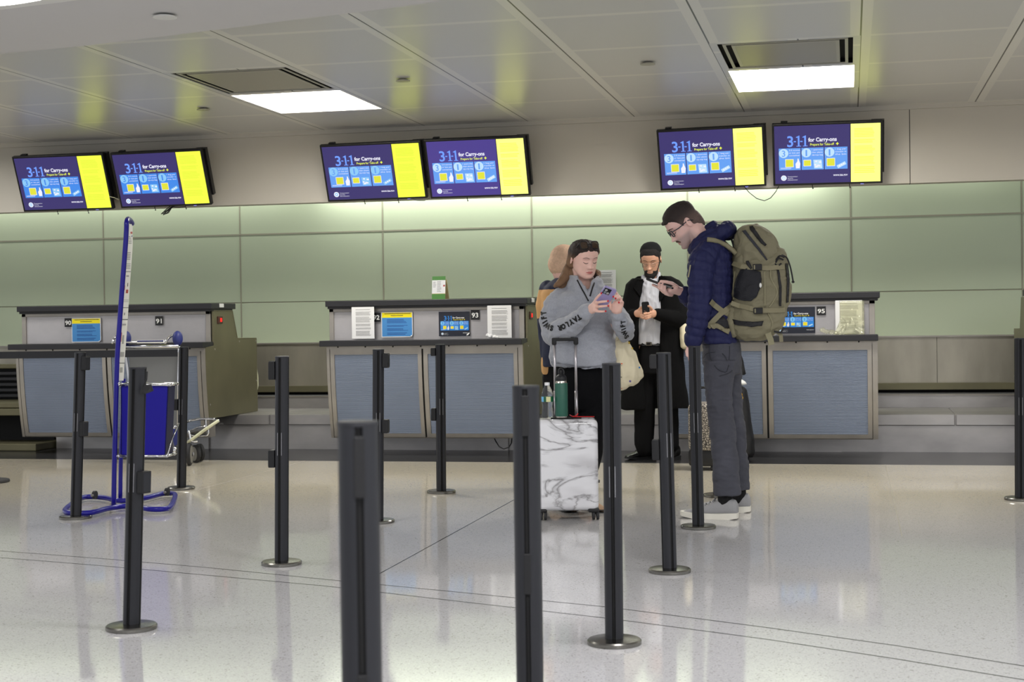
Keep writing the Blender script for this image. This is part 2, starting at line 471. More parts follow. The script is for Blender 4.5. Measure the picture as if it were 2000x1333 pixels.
# metal tile ceiling with recesses left open for lamps and vents
def ceil_mat():
    m = bpy.data.materials.new('ceiling_tile'); m.use_nodes = True; nt = m.node_tree; n = nt.nodes; l = nt.links; b = n['Principled BSDF']
    tc = n.new('ShaderNodeTexCoord'); sx = n.new('ShaderNodeSeparateXYZ'); l.new(tc.outputs['Object'], sx.inputs[0])
    def mth(op, a, bb=None):
        x = n.new('ShaderNodeMath'); x.operation = op
        for i, c in enumerate((a, bb)):
            if c is None: continue
            if isinstance(c, (int, float)): x.inputs[i].default_value = c
            else: l.new(c, x.inputs[i])
        return x.outputs[0]
    def edge(o, o0, p):  # distance to the nearest seam
        q = mth('MULTIPLY', mth('PINGPONG', mth('SUBTRACT', o, o0), p/2), 1)
        return q
    ex = edge(sx.outputs['X'], TX0-TX*40, TX); ey = edge(sx.outputs['Y'], TY0-TY*40, TY)
    bx = mth('LESS_THAN', ex, .062); by = mth('LESS_THAN', ey, .03); bd = mth('MAXIMUM', bx, by)
    line = mth('LESS_THAN', ex, .005)
    def mix(f, a, bb):
        x = n.new('ShaderNodeMix'); x.data_type = 'RGBA'; l.new(f, x.inputs[0])
        for i, c in ((6, a), (7, bb)):
            if isinstance(c, tuple): x.inputs[i].default_value = (*lin(c), 1)
            else: l.new(c, x.inputs[i])
        return x.outputs[2]
    c = mix(bd, (200, 199, 197), (218, 216, 210)); c = mix(line, c, (70, 66, 60))
    l.new(c, b.inputs['Base Color']); b.inputs['Roughness'].default_value = .3; b.inputs['Metallic'].default_value = .0; b.inputs['Specular IOR Level'].default_value = .6
    return m
M['ceiling_tile'] = ceil_mat()
LX = (-9*TX+TX0-.0, )
lamps = [(TX0-TX, TY0-2*TY), (TX0-5*TX, TY0-2*TY), (TX0-9*TX, TY0-2*TY), (TX0+3*TX, TY0-2*TY)]   # cells with a lamp, vent in the cell before
holes = {}
for (x, y) in lamps: holes[(round(x, 2), round(y, 2))] = 1; holes[(round(x, 2), round(y-TY, 2))] = 1
ce = MB()
ys = [TY0-TY*k for k in range(0, 7)]
k = -14
while k < 9:
    x0 = TX0+TX*k
    for j in range(len(ys)-1):
        y1, y0 = ys[j], ys[j+1]
        if (round(x0, 2), round(y0, 2)) in holes: continue
        ce.add([V((x0, y0, ZC)), V((x0, y1, ZC)), V((x0+TX, y1, ZC)), V((x0+TX, y0, ZC))], [(0, 1, 2, 3)], 'ceiling_tile')
    k += 1
ce.add([V((XL, 12.75, ZC)), V((XL, YF+.02, ZC)), V((XR, YF+.02, ZC)), V((XR, 12.75, ZC))], [(0, 1, 2, 3)], 'ceiling_tile')
# plaster ceiling of the hall, its curved edge overlapping the tiles
ZP = 2.80
edge = [at(x, y, z=ZP) for x, y in ((-260, 132), (-120, 119), (0, 105), (160, 90), (350, 67), (480, 51), (600, 35), (690, 25), (790, 12), (880, 0), (1010, -18))]
poly = [V((XL, YB, ZP)), V((XL, edge[0].y+1.1, ZP))]+edge+[V((edge[-1].x+1.5, edge[-1].y-.8, ZP)), V((2.5, 6.3, ZP)), V((XR, 5.6, ZP)), V((XR, YB, ZP))]
n = len(poly)
ce.add(poly, [tuple(range(n))], 'ceiling_plaster')
ev = poly[1:-1]; k = len(ev)
ce.add(ev+[p+V((0, 0, ZC+.05-ZP)) for p in ev], [(i, i+1, k+i+1, k+i) for i in range(k-1)], 'tan_trim')
ce.box(XL, XR, YF+.14, YW+.1, 2.93, 2.95, 'ceiling_plaster')
struct(ce.build('ceiling', loc=(0, 0, ZC)))

# fascia
fa = MB()
fa.box(XL, .489, YF, YF+.14, 2.235, 2.95, 'fascia'); fa.box(.495, XR, YF, YF+.14, 2.235, 2.95, 'fascia')
fa.box(.489, .495, YF+.01, YF+.13, 2.235, 2.95, 'dark_gap')
struct(fa.build('wall_fascia'))
tr = MB(); tr.box(XL, XR, YF-.03, YF, ZC-.035, ZC+.0, 'fascia'); struct(tr.build('trim_1'))

# green glass wall
wa = MB(); JX = [-3.03+1.524*k for k in range(-8, 8)]; ZJ = [.955, 1.378, 2.075, 2.93]
wa.box(XL, XR, YW+.012, YW+.08, .9, 2.95, 'wall_joint')
for x in JX:
    for a, b in zip(ZJ, ZJ[1:]): wa.bbox(x+.005, x+1.519, YW, YW+.03, a+.005, b-.005, .003, 'green_glass', seg=1)
wa.box(XL, XR, YW-.004, YW+.01, 2.068, 2.082, 'wall_joint')
for x in JX: wa.box(x-.006, x+.006, YW-.003, YW+.02, .955, 2.93, 'wall_joint')
struct(wa.build('wall_back'))
# steel back panel over the baggage belt
sb = MB()
for x in (-9.1, -7.57, -6.05, -4.52, -3.0, -1.47, .06, .78, 2.3, 3.8): sb.box(x+.002, x+1.52 if x != .06 else .778, YW-.05, YW+.05, .5, .952, 'steel_back')
sb.box(-9.1, 5.3, YW-.045, YW+.05, 0, .95, 'dark_gap'); sb.box(-9.1, 5.3, YW-.09, YW+.02, .952, .966, 'steel_frame'); sb.box(-9.1, 5.3, YW-.14, YW-.04, .47, .53, 'olive_side')
struct(sb.build('wall_belt'))

# baggage belt housing running behind and between the counters
bb = thing('baggage_conveyor', 'long stepped brushed steel baggage belt housing running along the foot of the green wall', 'conveyor', (-2, 13.8, 0))
h = MB(); h.box(-6.0-.0, 5.3, 13.22, 14.2, 0, .312, 'steel_step'); h.build('plinth', bb)
h = MB()
sl = at(1866, 812, y=13.2).x; sl2 = at(526, 812, y=13.2).x
for a, b in ((at(407, 830, y=13.2).x, sl2-.004), (sl2+.004, -.9), (-.896, sl-.004), (sl+.004, 5.3)):
    h.bbox(a, b, 13.2, 14.18, .225, .322, .006, 'steel_step', seg=1)
h.build('tread', bb)
h = MB(); h.box(-9, 5.3, 14.15, 14.42, .31, .435, 'steel_step'); h.box(-9, 5.3, 14.135, 14.16, .43, .442, 'steel_frame'); h.build('riser', bb)
h = MB(); h.box(-9, 5.3, 14.42, 14.46, .3, .44, 'dark_gap'); h.box(-9, 5.3, 14.17, 14.46, .437, .441, 'strip_dark'); h.build('belt', bb)

# ------------------------------------------------------------------ ceiling lamps, vents, small fittings
def lampbox(x, y, name, label, group=None):
    t = thing(name, label, 'ceiling light', (x+TX/2, y+TY/2, ZC))
    if group: t['group'] = group
    a, b, c, d, g = x+.035, x+TX-.035, y+.03, y+TY-.03, .16
    f = MB()
    f.box(x, a, y, y+TY, ZC, ZC+.004, 'ceiling_tile'); f.box(b, x+TX, y, y+TY, ZC, ZC+.004, 'ceiling_tile')
    f.box(a, b, y, c, ZC, ZC+.004, 'ceiling_tile'); f.box(a, b, d, y+TY, ZC, ZC+.004, 'ceiling_tile'); f.build('frame', t)
    f = MB()
    f.box(a-.01, a, c, d, ZC+.004, ZC+g, 'lamp_side'); f.box(b, b+.01, c, d, ZC+.004, ZC+g, 'lamp_side')
    f.box(a-.01, b+.01, c-.01, c, ZC+.004, ZC+g, 'lamp_side'); f.box(a-.01, b+.01, d, d+.01, ZC+.004, ZC+g, 'lamp_side'); f.build('reflector', t)
    f = MB(); f.box(a-.01, b+.01, c-.01, d+.01, ZC+g, ZC+g+.01, 'lamp_glow'); f.build('diffuser', t)
    return t
def vent(x, y, label, group=None):
    t = thing('ceiling_vent', label, 'air vent', (x+TX/2, y+TY/2, ZC))
    if group: t['group'] = group
    f = MB(); f.box(x, x+TX, y, y+TY, ZC+.045, ZC+.05, 'slot_black')
    for A in ((x, x+.004, y, y+TY), (x+TX-.004, x+TX, y, y+TY), (x, x+TX, y, y+.004), (x, x+TX, y+TY-.004, y+TY)): f.box(*A, ZC+.007, ZC+.05, 'slot_black')
    f.build('duct', t)
    def ring(a, w, m, z0, z1, q):
        q.box(x+a, x+a+w, y+a, y+TY-a, z0, z1, m); q.box(x+TX-a-w, x+TX-a, y+a, y+TY-a, z0, z1, m)
        q.box(x+a+w, x+TX-a-w, y+a, y+a+w, z0, z1, m); q.box(x+a+w, x+TX-a-w, y+TY-a-w, y+TY-a, z0, z1, m)
    f = MB(); ring(0, .045, 'ceiling_tile', ZC, ZC+.006, f); f.build('frame', t)
    f = MB(); ring(.075, .020, 'vent_metal', ZC+.0, ZC+.005, f); f.build('vane', t)
    f = MB(); ring(.128, .022, 'vent_metal', ZC+.0, ZC+.005, f); f.build('vane', t)
    f = MB(); f.box(x+.15, x+TX-.15, y+.15, y+TY-.15, ZC+.001, ZC+.01, 'vent_plate'); f.build('centre_plate', t)
for i, (x, y) in enumerate(lamps):
    nm = ('right of the two lamps in the tile ceiling, above the tall person', 'left of the two lamps in the tile ceiling, above the middle screens')
    if i < 2:
        lampbox(x, y, 'ceiling_light', nm[i])
        vent(x, y-TY, ('square ceiling vent with black slots beside the right ceiling lamp', 'square ceiling vent with black slots beside the left ceiling lamp')[i])
for (px, py, z, r, lab) in ((322, 28, ZP, .062, 'round white cover plate on the smooth plaster ceiling at upper left'), (1265, 121, ZC, .05, 'round cover plate in the tile ceiling left of the right lamp'), (397, 211, ZC, .05, 'small round cover plate in the tiles left of the left lamp'), (787, 154, ZC, .05, 'small round cover plate in the tiles right of the left lamp')):
    p = at(px, py, z=z); q = MB(); q.lathe([(r*.6, -.004), (r, -.012), (r*1.02, -.018), (r*.3, -.02)], p+V((0, 0, .0)), 24, 'white_plain' if z == ZP else 'vent_metal')
    tag(q.build('ceiling_cover', auto=30), lab, 'ceiling cover')
# light strip in the plaster ceiling at the top left corner
q = MB(); pts = [at(x, y, z=ZP) for x, y in ((-200, 34), (-60, 22), (0, 15), (60, 7), (120, 0), (200, -12))]
q.add([p-V((0, 0, .012)) for p in pts]+[p+V((-.5, -1.2, -.012)) for p in pts], [(i+1, i, 6+i, 7+i) for i in range(5)], 'white_plain')
q2 = MB(); pts = [at(x, y, z=ZP) for x, y in ((-200, 25), (-60, 12), (0, 5.5), (25, 3), (45, 0), (80, -6))]
q2.add([p-V((0, 0, .016)) for p in pts]+[p+V((-.5, -1.2, -.016)) for p in pts], [(i+1, i, 6+i, 7+i) for i in range(5)], 'lamp_glow')
t = thing('cove_light', 'long bright light strip in the plaster ceiling cut off at the top left corner', 'ceiling light', tuple(pts[2]))
q.build('rim', t); q2.build('diffuser', t)
# ------------------------------------------------------------------ check-in counters
def fy(z):  # curved front of the lower cabinet
    t = max(0, (.965-z)/.811); return 12.50+.09*t**2.0
def curved(mb, x0, x1, z0, z1, d, m, n=24, thick=.02):
    "panel following the curved front, d = how far it stands out"
    pr = [(fy(z0+(z1-z0)*i/n)-d, z0+(z1-z0)*i/n) for i in range(n+1)]
    mb.prism(pr+[(y+thick, z) for y, z in reversed(pr)], x0, x1, 'x', m)
def counter(x0, x1, gap, label, side=True, name='check_in_counter', led=True, lside=False):
    t = thing(name, label, 'check-in counter', ((x0+x1)/2, 13.0, 0), 'check-in counters under the screens')
    b = MB(); b.box(x0+.04, x1-.3, 13.19, 13.215, 0, .32, 'steel_step'); b.build('plinth', t)
    b = MB()
    n = 16; pr = [(fy(.154+.81*i/n)+.02, .154+.81*i/n) for i in range(n+1)]
    b.prism(pr+[(13.64, .965), (13.64, .325), (12.74, .325), (12.74, .154)], x0+.05, x1-.03, 'x', 'steel_frame')
    b.build('cabinet_body', t, auto=30)
    b = MB(); b.bbox(x0, x1, 12.43, 12.70, .958, 1.008, .004, 'black_laminate'); b.build('ledge', t)
    b = MB(); b.box(x0+.03, x1-.02, 12.66, 13.06, 1.006, 1.295, 'steel'); b.box(x0+.03, x0+.04, 12.655, 12.66, 1.01, 1.29, 'steel_frame')
    b.prism([(13.06, 1.29), (13.19, 1.02), (13.64, 1.01), (13.64, .96), (13.06, .96)], x0+.03, x1-.02, 'x', 'steel'); b.build('upper_panel', t)
    b = MB()
    for a, c, e, f in ((x0+.02, x0+.06, 1.006, 1.295), (x1-.065, x1-.02, 1.006, 1.295), (x0+.02, x1-.02, 1.255, 1.284)): b.bbox(a, c, 12.645, 12.67, e, f, .002, 'steel_frame', seg=1)
    b.build('upper_frame', t)
    b = MB(); b.bbox(x0+.005, x1+.02, 12.585, 13.13, 1.302, 1.352, .004, 'black_laminate'); b.box(x0+.02, x1+.005, 12.605, 13.09, 1.283, 1.304, 'black_laminate'); b.build('top_slab', t)
    # doors of ribbed blue steel
    for a, c in ((x0+.078, gap-.008), (gap+.008, x1-.05)):
        d = MB()
        nr = 57; z0, z1 = .197, .885; pr = []
        for i in range(nr):
            za = z0+(z1-z0)*i/nr; dz = (z1-z0)/nr
            pr += [(fy(za)-.006, za), (fy(za)-.006, za+dz*.25), (fy(za)-.0095, za+dz*.45), (fy(za)-.0095, za+dz*.95)]
        d.prism(pr+[(fy(z1)+.02, z1), (fy(z0)+.02, z0)], a+.04, c-.035, 'x', 'louver_blue')
        dd = d.build('door', t)
        g = MB()
        curved(g, a, a+.038, .165, .93, .014, 'steel_frame'); curved(g, c-.034, c, .165, .93, .014, 'steel_frame')
        curved(g, a+.038, c-.034, .165, .197, .014, 'steel_frame', 2); curved(g, a+.038, c-.034, .885, .93, .014, 'steel_frame', 2)
        g.build('door_frame', dd, auto=30)
    g = MB(); curved(g, gap-.008, gap+.008, .165, .93, .0, 'dark_gap'); g.build('door_gap', t)
    g = MB(); curved(g, x0+.046, x0+.072, .158, .963, .012, 'steel_frame'); curved(g, x1-.044, x1-.004, .158, .963, .012, 'steel_frame')
    g.box(x0+.072, x1-.044, 12.49, 12.53, .93, .963, 'steel_frame')
    for i in range(7):
        x = x0+.15+(x1-x0-.3)*i/6; g.bbox(x-.006, x+.006, 12.483, 12.49, .945, .957, .002, 'dark_gap', seg=1)
    g.build('edge_trim', t, auto=30)
    if side or lside:
        xs = x1 if side else x0
        n = 16; fr = [(fy(.325+.635*i/n)-.01, .325+.635*i/n) for i in range(n+1)]
        pr = fr+[(12.66, .975), (12.66, 1.292), (13.09, 1.292), (13.2, 1.035), (13.66, 1.03), (13.66, .325)]
        g = MB(); g.prism(pr, xs-.012, xs+.004, 'x', 'olive_side')
        o = g.build('side_panel', t)
        q = MB()
        for (y, z) in ((12.68, .94), (13.24, 1.0), (13.64, 1.0), (13.64, .62), (12.56, .45)):
            q = MB(); q.ell((xs+(.005 if side else -.013), y, z), (.004, .009, .009), 'steel_frame', 8); q.build('screw', o)
        q = MB()
        for A, B in (((12.665, 1.285), (13.085, 1.285)), ((13.09, 1.285), (13.195, 1.035)), ((13.2, 1.03), (13.655, 1.025)), ((13.655, 1.02), (13.655, .33))):
            q.tube([(xs+.002, *A), (xs+.002, *B)], .006, 'olive_side', 6)
        q.build('edge_bead', o)
        if led and side:
            q = MB(); q.bbox(xs+.003, xs+.014, 12.74, 12.85, 1.17, 1.235, .003, 'switch_brown'); s = q.build('switch', t)
            q = MB(); q.bbox(xs+.013, xs+.018, 12.785, 12.825, 1.185, 1.22, .003, 'red_led'); q.build('red_button', s)['label'] = 'red lit button'
            q = MB(); q.bbox(xs+.022, xs+.034, 12.75, 12.83, 1.315, 1.35, .002, 'white_plain'); q.build('label_tag', t)
    return t
g1 = at(212, 760, y=12.52).x; g2 = at(828, 760, y=12.52).x; g3 = at(1499, 760, y=12.52).x
C1 = counter(-7.46, -5.56, g1, 'left check-in counter with number plates 90 and 91, blue ribbed doors and olive side panel')
C2 = counter(-4.48, -2.69, g2, 'middle check-in counter with number plates 92 and 93 and a green card standing on it')
C3 = counter(-1.57, .218, g3, 'right check-in counter with number plate 95, behind the person with the backpack', side=False)
xc4 = at(1984, 700, y=13.65).x
C4 = counter(xc4+.0, xc4+1.8, xc4+.9, 'counter at the right edge of the photo, only its grey rear corner showing', side=False, lside=True)
# power cable under the middle counter
q = MB(); q.tube([at(964, 853, y=12.7), at(968, 862, y=12.66), at(975, 873, y=12.6), at(984, 877.5, y=12.58), at(994, 874, y=12.6), at(999, 866, y=12.66), at(1000, 853, y=12.7)], .005, 'cable_black', 8)
tag(q.build('power_cable', smooth=True), 'black power cable looping down from under the middle counter', 'cable')

# baggage opening at the far left
t = thing('baggage_scale', 'dark baggage opening with olive belt tray and black slats left of the left counter', 'baggage scale', (-8.1, 13.2, 0))
q = MB(); q.bbox(-9.2, -7.5, 12.95, 14.1, .40, .45, .006, 'olive_side'); q.bbox(-9.2, -7.5, 12.9, 13.0, .33, .395, .006, 'olive_side'); q.build('belt_tray', t)
q = MB()
for i in range(5): q.bbox(-9.2, -7.5, 13.5, 13.56, .47+.055*i, .505+.055*i, .008, 'black_laminate')
q.box(-9.2, -7.5, 13.57, 13.6, .45, .76, 'dark_gap'); q.bbox(-9.2, -7.5, 13.48, 13.62, .755, .80, .01, 'olive_side'); q.build('slat', t)
q = MB(); q.bbox(-9.2, -7.44, 12.85, 14.1, 0, .07, .01, 'olive_side'); q.box(-9.2, -7.5, 13.3, 14.1, .07, .40, 'dark_gap'); q.build('base', t)

# ------------------------------------------------------------------ notices, plates, papers on the counters
PX, PZ, PN = V((1, 0, 0)), V((0, 0, -1)), V((0, -1, 0))
def sheet(name, px0, py0, px1, py1, art, label, cat, group=None, Y=12.643, m='white_paper', th=.0015, curl=None, parent=None):
    a = at(px0, (py0+py1)/2, y=Y).x; b = at(px1, (py0+py1)/2, y=Y).x; zt = at((px0+px1)/2, py0, y=Y).z; zb = at((px0+px1)/2, py1, y=Y).z
    w, h = b-a, zt-zb; q = MB()
    if curl:   # lower right corner peeling off
        c = curl; q.prism([(a, zt), (a, zb), (b-c, zb), (b, zb+c), (b, zt)], Y, Y+th, 'y', m)
        q.add([V((b-c, Y-.001, zb)), V((b, Y-.001, zb+c)), V((b-c*.35, Y-.02, zb+c*.25)), V((b-c*.9, Y-.012, zb+c*.5))], [(0, 1, 2), (0, 2, 3), (3, 2, 1)], 'white_plain')
    else: q.bbox(a, b, Y, Y+th, zt-h, zt, .0006, m, seg=1)
    if art: art(w, h).onto(q, V((a, Y, zt)), PX, PZ, PN)
    o = q.build(name, parent)
    return tag(o, label, cat, group) if parent is None else o
def art_number(s):
    def f(w, h):
        a = Art(); a.text(s, w/2, h*.26, h*.5, 'white_plain', 1, w=w*.78, bold=.02, center=True); return a
    return f
def art_notice(w, h):
    a = Art(); a.rect(w*.02, h*.02, w*.98, h*.22, 'pr_yellow'); a.rect(w*.02, h*.22, w*.98, h*.97, 'pr_blue')
    a.lines(w*.10, w*.94, h*.05, h*.10, 1, 'ink', 2, .02); a.lines(w*.3, w*.7, h*.13, h*.18, 1, 'ink', 2, .05)
    for k, (v0, v1, nn) in enumerate(((.28, .46, 4), (.52, .60, 2), (.65, .76, 3), (.82, .93, 2))): a.lines(w*.18, w*.86, h*v0, h*v1, nn, 'pr_blueink', 2, .25, k, .5)
    return a
def art_page(seed):
    def f(w, h):
        a = Art(); a.lines(w*.18, w*.82, h*.08, h*.12, 1, 'ink_light', 1, .05, seed)
        for k, (v0, v1, nn) in enumerate(((.15, .28, 5), (.31, .50, 7), (.53, .62, 4), (.65, .72, 3), (.75, .92, 8))): a.lines(w*.18, w*.86, h*v0, h*v1, nn, 'ink_light', 1, .12, seed+k, .5)
        return a
    return f
def art311(w, h, P):
    "P: bg, digits, white, yellow, tile, pale, full=(side panel?)"
    a = Art(); W = w; k = .716 if P['side'] else 1.0; w = w*k
    a.rect(0, 0, w, h, P['bg'])
    # 3-1-1
    u = w*.170; v = h*.168; hh = h*.19
    a.text('3', u, v, hh, P['dig'], 2, w=w*.080, bold=.015)
    a.rect(u+w*.086, v+hh*.50, u+w*.118, v+hh*.60, P['dig'], 2)
    serif_one(a, u+w*.118, v, hh, P['dig'], 2)
    a.rect(u+w*.172, v+hh*.50, u+w*.204, v+hh*.60, P['dig'], 2)
    serif_one(a, u+w*.204, v, hh, P['dig'], 2)
    a.text('for Carry-ons', w*.450, h*.212, h*.068, P['white'], 2, w=w*.375, bold=.03)
    a.text('Prepare for Take-off', w*.475, h*.308, h*.042, P['yel'], 2, w=w*.315, bold=.01)
    a.rect(w*.815, h*.322, w*.85, h*.336, P['yel'], 2); a.rect(w*.828, h*.305, w*.838, h*.352, P['yel'], 2)
    T = [(.055, .345), (.358, .652), (.665, .965)]
    words = (['3.4 ounces', 'or less per', 'container'], ['1 quart-size', 'clear plastic', 'zip-top bag'], ['1 bag per', 'traveler in', 'the bin'])
    for i, (u0, u1) in enumerate(T):
        U0, U1, V0, V1 = w*u0, w*u1, h*.385, h*.765
        a.rect(U0, V0, U1, V1, P['tile'], 2)
        r = w*.064; cu, cv = U0+r*1.0, V0+h*.085
        a.disc(cu, cv, r, P['pale'], 3, 24)
        a.text('3' if i == 0 else '1', cu, cv-h*.055, h*.11, P['tile'], 4, w=w*(.045 if i == 0 else .022), bold=.01, center=True)
        for j, s in enumerate(words[i]): a.text(s, U0+r*2.15, V0+h*(.02+.045*j), h*.026, P['white'], 4, w=w*.145)
        s = w*(.10 if i != 1 else .09); uq = U0+w*(.09 if i == 0 else .03); vq = V0+h*(.195 if i != 1 else .215); sh = h*(.125 if i != 1 else .095)
        a.rect(uq-w*.006, vq-h*.008, uq+s+w*.006, vq+sh+h*.008, P['white'], 3); a.rect(uq, vq, uq+s, vq+sh, P['yel2'], 4)
        if i == 0:
            a.poly([(U0+w*.225, V1-h*.03), (U0+w*.275, V1-h*.03), (U0+w*.285, V1-h*.11), (U0+w*.27, V1-h*.16), (U0+w*.262, V1-h*.20), (U0+w*.25, V1-h*.20), (U0+w*.245, V1-h*.15), (U0+w*.22, V1-h*.11)], P['white'], 3)
            a.lines(U0+w*.02, U0+w*.2, V1-h*.045, V1-h*.015, 2, P['white'], 3, .3, 5, .35)
        if i == 1:
            a.poly([(U0+w*.155, V1-h*.17), (U0+w*.265, V1-h*.17), (U0+w*.275, V1-h*.02), (U0+w*.165, V1-h*.02)], P['pale'], 3)
            r5 = random.Random(4)
            for _ in range(9):
                x, y = U0+w*(.175+.08*r5.random()), V1-h*(.04+.11*r5.random()); a.rect(x-w*.012, y-h*.013, x+w*.012, y+h*.013, P['white'], 4)
        if i == 2:
            a.poly([(U0+w*.155, V1-h*.06), (U0+w*.265, V1-h*.13), (U0+w*.285, V1-h*.08), (U0+w*.175, V1-h*.01)], P['pale'], 3)
            for j in range(3): a.disc(U0+w*(.195+.027*j), V1-h*(.055+.017*j), w*.012, P['white'], 4, 10)
    a.disc(w*.115, h*.90, w*.038, P['white'], 2); a.disc(w*.115, h*.90, w*.024, P['pale'], 3); a.disc(w*.115, h*.90, w*.012, P['white'], 4)
    for j, s in enumerate(('Transportation', 'Security', 'Administration')): a.text(s, w*.165, h*(.867+.029*j), h*.019, P['white'], 2, w=w*(.135, .075, .135)[j])
    a.text('www.tsa.gov', w*.775, h*.845, h*.04, P['white'], 2, w=w*.19, bold=.02)
    if P['side']:
        a.rect(W*.722, 0, W, h, P['side'], 1)
        if P['rows']:
            for k2, (v0, v1, nn) in enumerate(((.08, .24, 6), (.27, .34, 3), (.38, .52, 6), (.56, .70, 6), (.74, .86, 4))): a.lines(W*.755, W*.95, h*v0, h*v1, nn, P['rows'], 2, .15, k2, .4)
    return a
PR = dict(bg='pr_navy', dig='pr_sky', white='white_paper', yel='pr_yellow', yel2='pr_yellow', tile='pr_sky', pale='pr_pale', side=None)
sheet('number_plate', 126, 622, 140.5, 639, art_number('90'), 'black number plate 90 on the left counter', 'number plate', 'counter number plates', m='plate_black')
sheet('number_plate', 303, 618, 317.5, 636, art_number('91'), 'black number plate 91 on the left counter', 'number plate', 'counter number plates', m='plate_black')
sheet('number_plate', 727, 611, 743, 629, art_number('92'), 'number plate 92, half hidden by a white paper on the middle counter', 'number plate', 'counter number plates', m='plate_black')
sheet('number_plate', 919.5, 606, 936, 625, art_number('93'), 'black number plate 93 on the middle counter', 'number plate', 'counter number plates', m='plate_black')
sheet('number_plate', 1595, 599, 1613, 616, art_number('95'), 'black number plate 95 on the right counter', 'number plate', 'counter number plates', m='plate_black')
sheet('notice', 140, 622, 197, 669, art_notice, 'blue notice with a yellow heading taped to the left counter', 'notice', curl=.02)
sheet('notice', 745, 610, 806, 659, art_notice, 'blue and yellow notice with peeling corners on the middle counter', 'notice', curl=.02)
sheet('poster', 857, 609, 917.5, 657, lambda w, h: art311(w, h, PR), 'dark 3-1-1 carry-on poster with peeling corners beside number plate 93', 'poster', curl=.03)
sheet('poster', 1516, 600, 1592, 651.5, lambda w, h: art311(w, h, PR), 'dark 3-1-1 carry-on poster beside number plate 95, half behind the backpack', 'poster')
sheet('paper_sheet', 687, 600, 731, 662, art_page(1), 'white printed page hanging beside number plate 92', 'paper', Y=12.59)
sheet('paper_sheet', 952, 597, 999, 660.5, art_page(9), 'white printed page hanging right of number plate 93', 'paper', Y=12.59)
sheet('paper_sheet', 1631.5, 587, 1684, 651, art_page(4), 'white printed page behind a crumpled plastic bag at the right counter', 'paper', Y=12.59)
sheet('wall_notice', 1160, 528, 1203, 580, art_page(14), 'pale notice sheet on the green wall above the lilac phone', 'notice', Y=YW-.012, m='white_paper')
# crumpled plastic bag in front of the page
dm('plastic_clear', (235, 235, 200), .12, trans=.75, alpha=.55, bump=(30, .8))
q = MB(); R5 = random.Random(3)
nx, nz = 16, 22
a, b = at(1640, 620, y=12.57), at(1688, 620, y=12.57); zt, zb = at(1660, 588, y=12.57).z, 1.008
vs = []
for j in range(nz+1):
    for i in range(nx+1):
        s = j/nz; x = a.x+(b.x-a.x)*i/nx-(.12*max(0, s-.6) if i < 8 else 0); z = zt+(zb-zt)*s
        vs.append(V((x, 12.575-.05*s*noise.noise(V((x*25, z*25, 1)))-.05*s*s, z)))
q.add(vs, [(j*(nx+1)+i, j*(nx+1)+i+1, (j+1)*(nx+1)+i+1, (j+1)*(nx+1)+i) for j in range(nz) for i in range(nx)], 'plastic_clear')
o = tag(q.build('plastic_bag', smooth=True), 'crumpled clear plastic bag hanging over the white page on the right counter', 'plastic bag')
sd = o.modifiers.new('t', 'SOLIDIFY'); sd.thickness = .0008
q = MB()
for (px, py, r) in ((952, 655, .014), (958, 657, .018), (965, 658, .015), (971, 659, .011)):
    q.ell(at(px, py, y=12.56), (r*1.3, r, r), 'white_plain', 10)
me = fuse(q, .003, 2); wrinkle(me, .004, (60, 60, 60)); paint(me, ['white_paper'], np.zeros(len(me.polygons)))
tag(link('crumpled_paper', me), 'small crumpled paper lying on the ledge below the page right of number plate 93', 'paper')
q = MB()
for (px, py, r) in ((1607, 645, .02), (1615, 648, .018), (1624, 649, .02), (1633, 650, .014)): q.ell(at(px, py, y=12.56), (r*1.3, r, r), 'plastic_clear', 10)
me = fuse(q, .004, 2); wrinkle(me, .006, (50, 50, 50)); paint(me, ['plastic_clear'], np.zeros(len(me.polygons)))
tag(link('plastic_wrapper', me), 'scrunched clear wrapper on the right ledge, left of the plastic bag', 'wrapper')
# green tent card on the middle counter
dm('card_green', (62, 120, 44), .5); dm('card_tan', (205, 190, 140), .6); dm('red_dot', (170, 40, 30), .5)
zt = at(860, 540, y=12.95).z; zb = 1.353; a, b = at(845, 582, y=12.95).x, at(871, 582, y=12.95).x; hgt = zt-zb
t = thing('tent_card', 'green and white folding card standing on top of the middle counter', 'card', ((a+b)/2, 12.95, zb))
A = Art(); w = b-a; A.rect(0, 0, w, hgt*.17, 'card_green'); A.rect(0, hgt*.17, w, hgt*.74, 'white_paper'); A.rect(0, hgt*.76, w, hgt, 'card_green')
A.lines(w*.08, w*.3, hgt*.24, hgt*.5, 5, 'ink_light', 2, .2, 2); A.lines(w*.38, w*.7, hgt*.22, hgt*.7, 9, 'ink_light', 2, .3, 3); A.disc(w*.9, hgt*.41, w*.07, 'red_dot', 2)
q = MB(); tl = V((a, 12.95, zt)); dv = V((0, -.03, -hgt)).normalized(); A.onto(q, tl, PX, dv, V((0, -1, .1)).normalized())
q.add([tl, tl+dv*hgt*1.004, tl+dv*hgt*1.004+PX*w, tl+PX*w, tl+V((0, .003, 0)), tl+dv*hgt*1.004+V((0, .003, 0)), tl+dv*hgt*1.004+PX*w+V((0, .003, 0)), tl+PX*w+V((0, .003, 0))], [(0, 1, 2, 3), (7, 6, 5, 4), (0, 4, 5, 1), (3, 2, 6, 7), (0, 3, 7, 4), (1, 5, 6, 2)], 'card_tan'); q.build('front_leaf', t)
q = MB(); q.prism([(12.953, zt-.03), (12.956, zt-.03), (13.03, zb), (13.027, zb)], a, b+.01, 'x', 'card_tan'); q.build('back_leaf', t)
